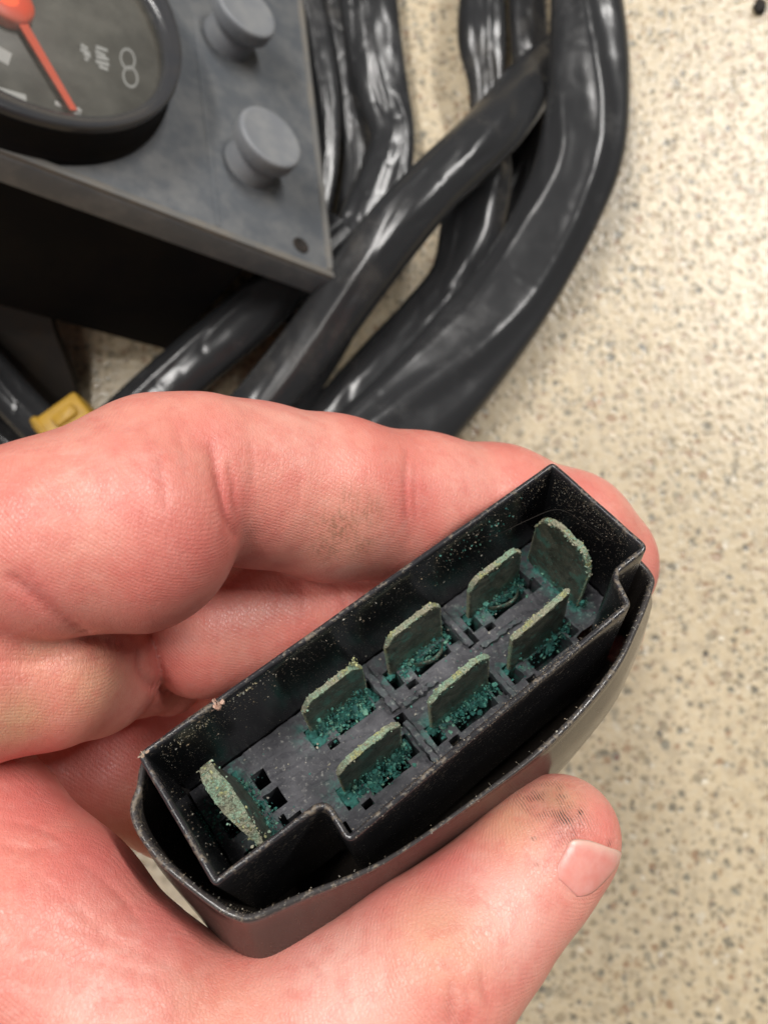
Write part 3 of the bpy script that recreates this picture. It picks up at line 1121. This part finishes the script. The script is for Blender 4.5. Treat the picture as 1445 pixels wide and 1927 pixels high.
def nets(A):
    s_ = A < 0
    n = np.array(A.shape) - 1
    cnt = np.zeros(n, np.int8)
    cor = [(a, b, c_) for a in (0, 1) for b in (0, 1) for c_ in (0, 1)]
    for a, b, c_ in cor:
        cnt += s_[a:n[0] + a, b:n[1] + b, c_:n[2] + c_]
    act = np.argwhere((cnt > 0) & (cnt < 8))
    idx = np.full(n, -1, np.int32)
    idx[tuple(act.T)] = np.arange(len(act))
    vals = {c_: A[act[:, 0] + c_[0], act[:, 1] + c_[1], act[:, 2] + c_[2]] for c_ in cor}
    acc = np.zeros((len(act), 3))
    w = np.zeros(len(act))
    for c_ in cor:
        for ax in range(3):
            if c_[ax] == 0:
                c2 = list(c_)
                c2[ax] = 1
                va, vb = vals[c_], vals[tuple(c2)]
                m = (va < 0) != (vb < 0)
                t_ = np.where(m, va / np.where(m, va - vb, 1), 0)
                P = np.tile(np.array(c_, float), (len(act), 1))
                P[:, ax] += t_
                acc += P * m[:, None]
                w += m
    V = lo + h * (act + acc / w[:, None])
    Fs = []
    for ax in range(3):
        b, c_ = (ax + 1) % 3, (ax + 2) % 3
        sa = [slice(None)] * 3
        sb = [slice(None)] * 3
        sa[ax], sb[ax] = slice(0, -1), slice(1, None)
        e = np.argwhere(s_[tuple(sa)] != s_[tuple(sb)])
        e = e[(e[:, b] > 0) & (e[:, c_] > 0) & (e[:, b] < A.shape[b] - 1) & (e[:, c_] < A.shape[c_] - 1)]
        flip = s_[tuple(e.T)]
        q = []
        for db, dc in ((-1, -1), (0, -1), (0, 0), (-1, 0)):
            x = e.copy()
            x[:, b] += db
            x[:, c_] += dc
            q.append(idx[tuple(x.T)])
        q = np.stack(q, 1)
        q[~flip] = q[~flip][:, ::-1]
        Fs.append(q)
    Fs = np.concatenate(Fs)
    return V, Fs[(Fs >= 0).all(1)]


HV, HF = nets(Fh)
# keep the one big body only
par = np.arange(len(HV))
edges = np.concatenate([HF[:, [0, 1]], HF[:, [1, 2]], HF[:, [2, 3]]])
for _ in range(400):
    m = np.minimum(par[edges[:, 0]], par[edges[:, 1]])
    old = par.copy()
    np.minimum.at(par, edges[:, 0], m)
    np.minimum.at(par, edges[:, 1], m)
    par = par[par]
    if (par == old).all():
        break
lab, cnts = np.unique(par, return_counts=True)
keep = par == lab[cnts.argmax()]
ren = np.cumsum(keep) - 1
HF = ren[HF[keep[HF[:, 0]]]]
HV = HV[keep]
print('hand', len(HV), len(HF), 'bodies', len(lab))
# light smoothing
for _ in range(2):
    acc = np.zeros_like(HV)
    n_ = np.zeros(len(HV))
    for a, b in ((0, 1), (1, 2), (2, 3), (3, 0)):
        np.add.at(acc, HF[:, a], HV[HF[:, b]])
        np.add.at(acc, HF[:, b], HV[HF[:, a]])
        np.add.at(n_, HF[:, a], 1)
        np.add.at(n_, HF[:, b], 1)
    HV = HV * .6 + acc / n_[:, None] * .4


def patch(lst):
    a = np.zeros(len(HV))
    for px, py, r, amt in lst:
        p = hit(px, py)
        if p is None:
            continue
        rm = r * p[2] / F_PX
        a = np.maximum(a, amt * np.exp(-((HV - p) ** 2).sum(1) / rm ** 2))
    return a


at = {
    'red': patch([(400, 800, 60, .30), (340, 1000, 110, .45), (60, 1110, 70, .55), (420, 950, 60, .55), (770, 930, 80, .45), (1235, 1090, 60, .6), (1090, 905, 60, .5), (850, 1650, 90, .75),
                  (720, 1700, 90, .55), (930, 1560, 60, .35), (1140, 1540, 50, .5), (60, 1500, 120, .65), (180, 1620, 120, .65), (300, 1740, 90, .65), (420, 1830, 80, .5), (560, 1800, 60, .45),
                  (320, 1260, 70, .35), (640, 1130, 90, .3), (200, 1430, 120, .5), (60, 1330, 60, .2), (870, 1900, 70, .35)]),
    'pale': patch([(560, 800, 120, .25), (900, 900, 90, .25), (950, 1720, 100, .75), (640, 1850, 130, .65), (200, 1880, 150, .35), (900, 1620, 40, .3), (1010, 1640, 60, .4), (520, 1860, 70, .3), (240, 860, 120, .15),
                   (640, 1080, 40, .35), (460, 1150, 80, .2)]),
    'yellow': patch([(30, 1360, 70, .7), (180, 1290, 90, .45), (650, 1010, 90, .12), (960, 1540, 70, .5), (1050, 1500, 50, .55), (300, 1560, 80, .55), (830, 1770, 100, .4), (80, 1240, 60, .3), (420, 1900, 100, .2)]),
    'chalk': patch([(40, 1800, 110, 1), (180, 1850, 110, .9), (60, 1600, 40, .9), (130, 1660, 40, .6), (420, 1890, 80, .5), (100, 900, 130, .55), (300, 860, 90, .5), (560, 850, 80, .5), (500, 1130, 70, .6), (850, 1850, 80, .5), (600, 1820, 70, .4)]),
    'dry': patch([(640, 990, 46, .85), (690, 960, 40, .6), (615, 1030, 36, .7), (680, 1030, 32, .7), (655, 940, 30, .5)]),
    'dirt': patch([(1028, 1504, 56, 1.0), (1062, 1540, 44, 1.0), (1000, 1486, 36, .7), (1072, 1566, 20, .9), (960, 1540, 10, .0), (1152, 1612, 12, .8), (1146, 1590, 9, .7), (1091, 1528, 5, 1.6), (1004, 1578, 4, 1.2), (1010, 1627, 4, 1.0), (850, 1905, 30, .25), (470, 1000, 24, .35)]),
}
cre = np.zeros(len(HV))
for p, dep, rad in crease_pts[::2]:
    d2 = ((HV - p) ** 2).sum(1)
    cre = np.maximum(cre, min(1, dep * 1.3) * np.exp(-d2 / (rad * .36) ** 2))
at['crease'] = cre
hand_base = c2w(cpt(-200, 1700, 125))
hand = mk('hand', c2w(HV), HF, M['skin'], attrs=at, base=hand_base)
hand['base'] = [float(v) for v in hand_base]
hand['label'] = 'bare hand gripping the black connector between curled fingers and grimy thumb'
hand['category'] = 'hand'
fix_normals(hand)

# thumb nail: a curved plate laid on the skin
def near_hit(px, py):
    for k in range(14):
        p = hit(px - 2.2 * k, py - 2.6 * k)
        if p is not None:
            return p
    return cpt(px, py, 120)


nA, nB_, nC_, nD = near_hit(1071, 1581), near_hit(1144, 1604), near_hit(1039, 1644), near_hit(1062, 1676)
back = np.array([.25, .35, 1.0])
nB_ = nB_ + (nB_ - nA) * .25 + back * 3.2
nD = nD + (nD - nC_) * .45 + back * 3.2
NA, NB = 24, 24
tops, bots, tip_a, rim_a = [], [], [], []
for i in range(NA + 1):
    for j in range(NB + 1):
        a, b = i / NA, j / NB                      # a: root to free edge, b: near side to far side
        bb = 2 * b - 1
        bb *= 1 - .42 * max(0, (.35 - a) / .35) ** 2.2 - .10 * max(0, (a - .86) / .14) ** 2
        aa = a + .07 * (1 - bb * bb) * max(0, (a - .5) / .5)
        b2 = .5 + .5 * bb
        p = (nC_ * (1 - b2) + nD * b2) * (1 - aa) + (nA * (1 - b2) + nB_ * b2) * aa
        for _ in range(10):
            gq = grad(p)
            gq /= np.linalg.norm(gq) + 1e-6
            p = p - gq * np.clip(samp(p), -1, 1) * .8
        e = max(abs(2 * b - 1) ** 8, max(0, (.2 - a) / .2) ** 2)
        tops.append(p + gq * (.13 - .12 * e + .12 * max(0, (a - .8) / .2)))
        bots.append(p - gq * .7)
        tip_a.append(max(0, (a - .80) / .2))
        rim_a.append(max(0, (abs(2 * b - 1) - .9) / .1) * .12 + max(0, (a - .95) / .05) * .3)
n1 = len(tops)
V = np.array(tops + bots)
Fc = []
for i in range(NA):
    for j in range(NB):
        q = (i * (NB + 1) + j, (i + 1) * (NB + 1) + j, (i + 1) * (NB + 1) + j + 1, i * (NB + 1) + j + 1)
        Fc.append(q)
        Fc.append(tuple(x + n1 for x in q[::-1]))
bd = [i * (NB + 1) for i in range(NA + 1)] + [NA * (NB + 1) + j for j in range(1, NB + 1)] + [i * (NB + 1) + NB for i in range(NA - 1, -1, -1)] + [j for j in range(NB - 1, 0, -1)]
for i in range(len(bd)):
    a, b = bd[i], bd[(i + 1) % len(bd)]
    Fc.append((a, b, b + n1, a + n1))
o = mk('thumb_nail', c2w(V), Fc, M['nail'], hand, attrs={'tip': tip_a * 2, 'rim': rim_a * 2})
fix_normals(o)

# ------------------------------------------------------------------ instrument panel
tt, ph = math.radians(45), math.radians(-28)
PN = np.array([math.sin(tt) * math.cos(ph), math.sin(tt) * math.sin(ph), -math.cos(tt)])
PK = ray(630, 530) * 280.0
kk_ = PK @ PN


def on_panel(px, py, hh=0.0):
    r = ray(px, py)
    return r * ((kk_ + hh) / (r @ PN))


E1 = on_panel(0, 292) - PK
E1 /= np.linalg.norm(E1)
E2 = on_panel(552, 0) - PK
E2 = E2 - E1 * (E2 @ E1)
E2 /= np.linalg.norm(E2)


def PP(a, b, hh):
    """panel frame: a along the near edge, b along the far edge, hh out of the face"""
    a, b, hh = np.broadcast_arrays(*[np.asarray(x, float) for x in (a, b, hh)])
    return c2w(PK + a[..., None] * E1 + b[..., None] * E2 + hh[..., None] * PN)


def pcoord(px, py, hh=0.0):
    d = on_panel(px, py, hh) - PK
    return float(d @ E1), float(d @ E2)


print('panel depth check', PK, pcoord(0, 292), pcoord(552, 0))
pan = thing('instrument_panel', 'grey rubber instrument panel with round gauge and two rubber pegs lying on the cables', 'instrument panel', PP(80., 60., -70.))
LA, LB = 215.0, 190.0


def slab(name, pts, h0, h1, mat, parent, bev=.8):
    P = round_poly(pts, 2.0, 4, 8)
    rg = []
    for off, hh in ((0, h0), (0, h1 - bev), (-bev * .3, h1 - bev * .3), (-bev, h1)):
        Q = offset2(P, off)
        rg.append(PP(Q[:, 0], Q[:, 1], np.full(len(Q), hh)))
    V, Fc = loft(rg, cap0=True, cap1=True)
    o = mk(name, V, Fc, mat, parent)
    sharp(o, 30)
    return o


plate = slab('plate', [(0, 0), (LA, 0), (LA, LB), (0, LB)], -9.5, 0, M['rubber'], pan)
slab('edge_lip', [(.4, .4), (LA - .4, .4), (LA - .4, 3.0), (.4, 3.0)], -1, 1.5, M['rubber_edge'], plate, .5)
slab('edge_lip', [(.4, 3.8), (2.8, 3.8), (2.8, LB - 1), (.4, LB - 1)], -1, 1.1, M['rubber_edge'], plate, .5)
# rib on the face
a0, b0 = pcoord(410, 425)
a1, b1 = pcoord(385, 200)
P0, P1 = np.array([a0, b0]), np.array([a1, b1])
dd = (P1 - P0) / np.linalg.norm(P1 - P0)
nn = np.array([dd[1], -dd[0]]) * .9
slab('rib', [P0 - nn * .7, P1 - nn * .7 + dd * 40, P1 + nn * .7 + dd * 40, P0 + nn * .7], -1, .22, M['rubber'], plate, .2)
# screw hole: no opening cut, its shade is a dark raised disc
ha, hb = pcoord(566, 462)
ang = np.linspace(0, 2 * math.pi, 28, endpoint=False)


def lathe(prof_, a, b, n=48):
    th_ = np.linspace(0, 2 * math.pi, n, endpoint=False)
    return [PP(a + r * np.cos(th_), b + r * np.sin(th_), np.full(n, z)) for r, z in prof_]


V, Fc = loft(lathe([(3.2, -.5), (3.1, .2), (2.6, .45), (2.1, .4), (1.8, .12), (.8, .1)], ha, hb, 28), cap1=True)
o = mk('screw_hole', V, Fc, M['hole'], plate)
fix_normals(o)

# pegs
for px, py in ((470, 310), (428, 74)):
    a, b = pcoord(px, py)
    peg = lathe([(9.4, -.5), (9.2, .6), (8.9, 1.2), (8.8, 4.6), (8.5, 5.0), (8.5, 6.2), (9.0, 6.5), (9.0, 8.0), (10.9, 8.6), (11.4, 9.3), (11.6, 13.4), (11.4, 14.2), (10.8, 14.6), (9.8, 14.5), (6, 14.4), (.5, 14.4)], a, b)
    V, Fc = loft(peg, cap1=True)
    o = mk('peg', V, Fc, M['peg'], pan)
    sharp(o, 50)

# housing under the plate
slab('housing', [(26, 5), (LA - 4, 5), (LA - 4, LB - 30), (26, LB - 30)], -74, -9.6, M['housing'], pan, 1.0)
# support bracket going down to the floor
g1 = floor_pt(-80, 790, 1)[0]
br_top = PP(np.array([150., 200., 200., 150.]), np.array([1.5, 1.5, 4.5, 4.5]), np.array([-9.7] * 4))
q0, q1 = floor_pt(40, 800, .5)[0], floor_pt(150, 770, .5)[0]


def quad_prism(name, A, B, mat, parent, n=10):
    rg = []
    for i in range(n + 1):
        f = i / n
        rg.append(A * (1 - f) + B * f + np.array([noise.noise(Vector((f * 4, 2, 3))) * 1.2, 0, 0]))
    V, Fc = loft(rg, cap0=True, cap1=True)
    o = mk(name, V, Fc, mat, parent)
    sharp(o, 35)
    return o


def sq(px0, px1, py, d, tk=5.0):
    p, q = c2w(cpt(px0, py, d)), c2w(cpt(px1, py, d))
    n_ = np.array([0, 1.0, 0.1]) * tk
    return np.array([p, q, q + n_, p + n_])


quad_prism('bracket', sq(-120, 70, 520, 292), sq(-30, 168, 810, 318), M['bracket'], pan)

# gauge
ga, gb = pcoord(26, -52, 0)
ga2, gb2 = pcoord(30, -36, 0)
hz = 14.0


def fit_c(pts, hh):
    q = np.array([pcoord(x, y, hh) for x, y in pts])
    A = np.c_[2 * q, np.ones(len(q))]
    s_ = np.linalg.lstsq(A, (q ** 2).sum(1), rcond=None)[0]
    return s_[0], s_[1], math.sqrt(s_[2] + s_[0] ** 2 + s_[1] ** 2)


oa, ob, orr = fit_c([(345, 90), (339, 137), (300, 203), (256, 231), (196, 243), (91, 228), (0, 198)], hz)
ia, ib, irr = fit_c([(296, 112), (277, 178), (240, 202), (183, 218), (114, 211), (0, 169)], hz * .55)
ib, irr = ib - 2.0, irr + .6
print('gauge', oa, ob, orr, ia, ib, irr)
gau = mk('gauge', *loft(lathe([(irr + 1, .2), (irr + 1, hz * .5), (.5, hz * .5)], ia, ib, 72), cap1=True), M['dial'], pan)
fix_normals(gau)
th_ = np.linspace(0, 2 * math.pi, 96, endpoint=False)
rg = []
for f, dr, z in ((1, .2, hz - 2.6), (1, 0, hz - 1.0), (.96, 0, hz - .1), (.86, 0, hz), (.55, 0, hz - .6), (.30, 0, hz - 1.6), (.12, 0, hz - 2.6), (.04, 0, hz * .74), (0, 0, hz * .52)):
    cx_, cy_, r_ = ia + (oa - ia) * f, ib + (ob - ib) * f, irr + (orr - irr) * f + dr
    rg.append(PP(cx_ + r_ * np.cos(th_), cy_ + r_ * np.sin(th_), np.full(96, z)))
V, Fc = loft(rg)
o = mk('bezel', V, Fc, M['bezel'], gau)
fix_normals(o)
# thick black skirt of the gauge on the plate
V, Fc = loft([PP(oa + r_ * np.cos(th_), ob + r_ * np.sin(th_), np.full(96, z)) for r_, z in ((orr + 1.6, -.4), (orr + 1.5, 2.6), (orr + .6, 3.4), (orr + .3, hz - 3.4), (orr + .3, hz - 2.2), (orr - .4, hz - 2.0))])
o = mk('skirt', V, Fc, M['housing'], gau)
fix_normals(o)
V, Fc = loft([PP(ia + r_ * np.cos(th_), ib + r_ * np.sin(th_), np.full(96, z)) for r_, z in ((irr + .6, hz * .70), (irr - 2, hz * .735), (irr * .7, hz * .77), (irr * .3, hz * .79), (.5, hz * .795))], cap1=True)
o = mk('lens', V, Fc, M['glass'], gau)
fix_normals(o)


def bar(name, p, q, w0, w1, hh, tk, mat, parent):
    """a bar on the dial between two photographed points"""
    A, B = np.array(pcoord(*p, hh)), np.array(pcoord(*q, hh))
    d = (B - A) / np.linalg.norm(B - A)
    n_ = np.array([-d[1], d[0]])
    lo_ = [A - n_ * w0, B - n_ * w1, B + n_ * w1, A + n_ * w0]
    V = np.concatenate([PP(np.array([x[0] for x in lo_]), np.array([x[1] for x in lo_]), np.full(4, z)) for z in (hh - tk, hh)])
    Fc = [(0, 3, 2, 1), (4, 5, 6, 7)] + [(i, (i + 1) % 4, 4 + (i + 1) % 4, 4 + i) for i in range(4)]
    o = mk(name, V, Fc, mat, parent, smooth=False)
    return o


hd = hz * .5
nd = bar('needle', (18, 0), (140, 207), 1.55, 1.05, hd + 2.6, .8, M['needle'], gau)
fix_normals(nd)
na, nb = pcoord(12, -4, hd + 3.2)
V, Fc = loft(lathe([(7.6, hd + .5), (7.6, hd + 3.0), (7.0, hd + 3.8), (3, hd + 4.1), (.4, hd + 4.1)], na, nb), cap1=True)
o = mk('needle_hub', V, Fc, M['needle'], gau)
fix_normals(o)
zf = hd + .12
for p, q, w in (((104, 193), (152, 212), .75), ((-40, 158), (50, 184), 1.0), ((-40, 170), (45, 193), .35), ((-10, 95), (20, 112), 2.4), ((-60, 100), (-30, 120), 1.6), ((140, 212), (152, 205), .7)):
    o = bar('marking', p, q, w, w, zf, .1, M['white'], gau)
    fix_normals(o)
# two short lines of small print, too blurred to read: uneven strokes
small = [((153, 84), (166, 92)), ((152, 92), (170, 101)), ((158, 100), (171, 107)), ((160, 109), (167, 113)), ((181, 88), (203, 95)), ((180, 96), (199, 105)), ((182, 106), (205, 112)), ((181, 115), (206, 122)), ((187, 124), (204, 131))]
for p, q in small:
    o = bar('marking', p, q, .62, .55, zf, .1, M['white'], gau)
    fix_normals(o)
# emblem: two linked ovals
for cxp, cyp in ((241, 111), (246, 145)):
    rg = []
    oa_ = np.linspace(0, 2 * math.pi, 40, endpoint=False)
    cpx, cpy = 14 * np.cos(oa_), 21 * np.sin(oa_)
    tl = -.25
    ex, ey = cpx * math.cos(tl) - cpy * math.sin(tl), cpx * math.sin(tl) + cpy * math.cos(tl)
    for s_, z in ((1, zf - .1), (1, zf + .05), (.80, zf + .05), (.80, zf - .1)):
        ab = np.array([pcoord(cxp + x * s_, cyp + y * s_, zf) for x, y in zip(ex, ey)])
        rg.append(PP(ab[:, 0], ab[:, 1], np.full(40, z)))
    V, Fc = loft(rg)
    o = mk('emblem', V, Fc, M['white'], gau)
    fix_normals(o)

# ------------------------------------------------------------------ cables


def tube(name, label, path, flat=.62, ridge=.10, wr=.10, seed=0, fold=.08, nseg=210, nr=64, group='black cable sleeves', mat=None, cat='cable sleeve'):
    """path: (px, py, width_px, height of the centre over the floor)"""
    if path[0][1] < -150:                              # the loops run on beyond the frame
        p0, p1 = path[0], path[1]
        path = [(p0[0] + (p0[0] - p1[0]) * 1.5, p0[1] - 330, p0[2], p0[3])] + list(path)
        nseg += 30
    pts, wid = [], []
    for px, py, w, z in path:
        p, lam = floor_pt(px, py, z)
        pts.append(p)
        wid.append(w * lam / F_PX / 2)
    P = catmull(pts, nseg)
    W = catmull(np.c_[wid, wid], nseg)[:, 0]
    rg = []
    ln = 0.0
    for i in range(nseg):
        tn = P[min(i + 1, nseg - 1)] - P[max(i - 1, 0)]
        if i:
            ln += np.linalg.norm(P[i] - P[i - 1])
        tn /= np.linalg.norm(tn)
        sd_ = np.cross(tn, (0, 0, 1.0))
        sd_ /= np.linalg.norm(sd_)
        up = np.cross(sd_, tn)
        r_ = []
        a_r = 1.75 + .8 * noise.noise(Vector((ln * .012, seed * 3.7, 0)))
        a_r2 = .75 + .6 * noise.noise(Vector((ln * .02, seed * 1.7, 5)))
        tw = .35 * noise.noise(Vector((ln * .01, seed, 9)))
        for j in range(nr):
            a = 2 * math.pi * j / nr
            am = (a + tw) % (2 * math.pi)
            k = 1 + wr * noise.noise(Vector((ln * .035 + seed * 10, math.cos(a) * 1.1, math.sin(a) * 1.1))) + wr * .35 * noise.noise(Vector((ln * .11 + seed, math.cos(a) * 2.2, math.sin(a) * 2.2)))
            k += ridge * math.exp(-((am - a_r) / .22) ** 2) - ridge * .6 * math.exp(-((am - a_r - .42) / .25) ** 2)
            k += ridge * .7 * math.exp(-((am - a_r2) / .18) ** 2)
            nf_ = noise.noise(Vector((ln * .016 + seed * 4.1, math.cos(a) * .85, math.sin(a) * .85 + seed)))
            k -= fold * max(0, 1 - abs(nf_) / .13)
            nf_ = noise.noise(Vector((ln * .05 + seed * 2.3, math.cos(a) * .8 + 5, math.sin(a) * .8)))
            k -= fold * .6 * max(0, 1 - abs(nf_) / .10)
            cu, su = math.cos(a), math.sin(a)
            r_.append(P[i] + sd_ * W[i] * cu * (1 + wr * .3 * noise.noise(Vector((ln * .03, seed, 2)))) + up * W[i] * flat * su * k)
        rg.append(np.array(r_))
    V, Fc = loft(rg, cap0=True, cap1=True)
    V[:, 2] = np.maximum(V[:, 2], .3)
    b = np.array([P[nseg // 2][0], P[nseg // 2][1], 0.0])
    o = mk(name, V, Fc, mat or M['vinyl'], base=b)
    o['label'], o['category'] = label, cat
    if group:
        o['group'] = group
    fix_normals(o)
    return o


tube('cable_sleeve', 'widest black cable sleeve, the outer loop curving down beside the bare floor',
     [(1075, -260, 125, 30), (1098, -60, 128, 31), (1108, 110, 152, 31), (1096, 270, 160, 30), (1050, 400, 156, 27), (980, 525, 160, 24), (895, 640, 176, 24), (800, 750, 190, 24), (690, 860, 200, 24), (560, 980, 200, 22)], .50, .16, .055, 1, .03)
tube('cable_sleeve', 'pinched and twisted black sleeve passing under the diagonal one, left of the outer loop',
     [(915, -240, 80, 14), (908, -60, 78, 14), (906, 70, 92, 14), (915, 160, 70, 14), (918, 240, 78, 12), (905, 330, 118, 17), (890, 420, 122, 18), (862, 520, 108, 17), (800, 610, 118, 15), (720, 705, 130, 14), (610, 820, 130, 14)], .54, .11, .26, 2, .09)
tube('cable_sleeve', 'narrow dark sleeve half hidden against the left side of the outer loop',
     [(975, -240, 70, 12), (988, -60, 72, 12), (996, 80, 72, 12), (1010, 220, 80, 10), (985, 350, 84, 10), (945, 450, 92, 11), (870, 580, 90, 10), (760, 700, 90, 9)], .6, .12, .14, 3)
tube('cable_sleeve', 'straight black sleeve crossing diagonally over the others from under the outer loop',
     [(1150, 50, 95, 9), (1075, 95, 95, 10), (1005, 150, 102, 17), (926, 246, 112, 38), (815, 352, 112, 46), (745, 430, 118, 46), (680, 515, 118, 42), (590, 640, 112, 34), (480, 770, 104, 28), (330, 930, 100, 24)], .78, .07, .05, 4, .05)
tube('cable_sleeve', 'wrinkled dusty sleeve dropping from the top edge to the crossing',
     [(660, -240, 110, 16), (685, -60, 108, 16), (700, 60, 108, 16), (718, 165, 100, 15), (738, 255, 86, 16), (722, 340, 100, 17), (690, 420, 110, 18), (650, 530, 118, 18), (590, 660, 110, 16), (500, 800, 110, 15)], .50, .10, .17, 5, .08)
tube('cable_sleeve', 'thin glossy sleeve curving round the right edge of the grey panel',
     [(520, -200, 70, 16), (555, -60, 70, 16), (588, 50, 64, 16), (606, 160, 62, 17), (610, 270, 60, 17), (598, 380, 56, 16), (570, 480, 56, 14), (520, 600, 60, 13)], .6, .08, .08, 6, .04)
tube('cable_sleeve', 'dark sleeve lying behind the wrinkled one near the top edge',
     [(610, -220, 70, 9), (628, -60, 70, 9), (640, 60, 66, 9), (655, 190, 58, 9), (672, 300, 60, 9), (660, 420, 70, 9), (620, 560, 70, 9)], .62, .08, .10, 7, .04)
tube('cable_sleeve', 'dark sleeve running out from beneath the panel toward the yellow plug',
     [(640, 430, 90, 24), (545, 520, 100, 26), (475, 590, 104, 28), (380, 670, 108, 28), (285, 752, 108, 27), (190, 838, 104, 26), (60, 960, 104, 24)], .75, .10, .05, 8, .05)
tube('cable_sleeve', 'curled grey sheened sleeve at the left edge beside the bracket',
     [(-160, 560, 76, 30), (-70, 640, 78, 30), (-5, 715, 80, 30), (50, 775, 80, 30), (110, 835, 80, 30), (190, 920, 84, 28)], .7, .14, .08, 9)
tube('cable_sleeve', 'lowest dark sleeve tucked against the left edge under the curled one',
     [(-200, 740, 80, 14), (-60, 800, 84, 14), (20, 850, 84, 14), (120, 930, 84, 14)], .7, .1, .08, 10)

# yellow plug
yc = floor_pt(128, 800, 34)[0]
yp = thing('yellow_plug', 'small yellow plastic plug peeking out between the hand and the dark sleeve', 'plug', (yc[0], yc[1], 22))
ya = math.radians(38)
yd, yn = np.array([math.cos(ya), math.sin(ya), 0]), np.array([-math.sin(ya), math.cos(ya), 0])


def ybox(name, c_, l_, w_, z0, z1, par_):
    rg = []
    for off, z in ((0, z0), (0, z1 - 1.2), (-.5, z1 - .3), (-1.3, z1)):
        q = round_poly([(-l_ - 0, -w_), (l_, -w_), (l_, w_), (-l_, w_)], 1.6, 4, 4)
        q = offset2(q, off)
        rg.append(np.array([yc + c_[0] * yd + c_[1] * yn + yd * x + yn * y + np.array([0, 0, z]) for x, y in q]))
    V, Fc = loft(rg, cap0=True, cap1=True)
    o = mk(name, V, Fc, M['yellow'], par_)
    sharp(o, 40)
    return o


ybox('shell', (0, 0), 9.5, 7.0, -13, 5, yp)
ybox('latch', (2, 1), 4.5, 2.5, 5.1, 6.6, yp)
ybox('flange', (-7.5, 0), 1.5, 7.8, -12.5, 5.8, yp)

# a crumb of dark dirt on the bare floor
dc = floor_pt(1428, 16, 0)[0]
bmx = bmesh.new()
bmesh.ops.create_icosphere(bmx, subdivisions=3, radius=1)
V = np.array([v.co[:] for v in bmx.verts])
Fc = [[v.index for v in f.verts] for f in bmx.faces]
bmx.free()
V = np.array([v * (1 + .45 * noise.noise(Vector(v * 1.7)) + .2 * noise.noise(Vector(v * 4))) for v in V]) * np.array([2.6, 3.6, 1.5])
V = V + dc + np.array([0, 0, 1.1])
V[:, 2] = np.maximum(V[:, 2], .05)
o = mk('dirt_crumb', V, Fc, M['hole'], base=dc)
o['label'], o['category'] = 'small dark crumb of dirt lying on the bare floor at its far right corner', 'dirt crumb'
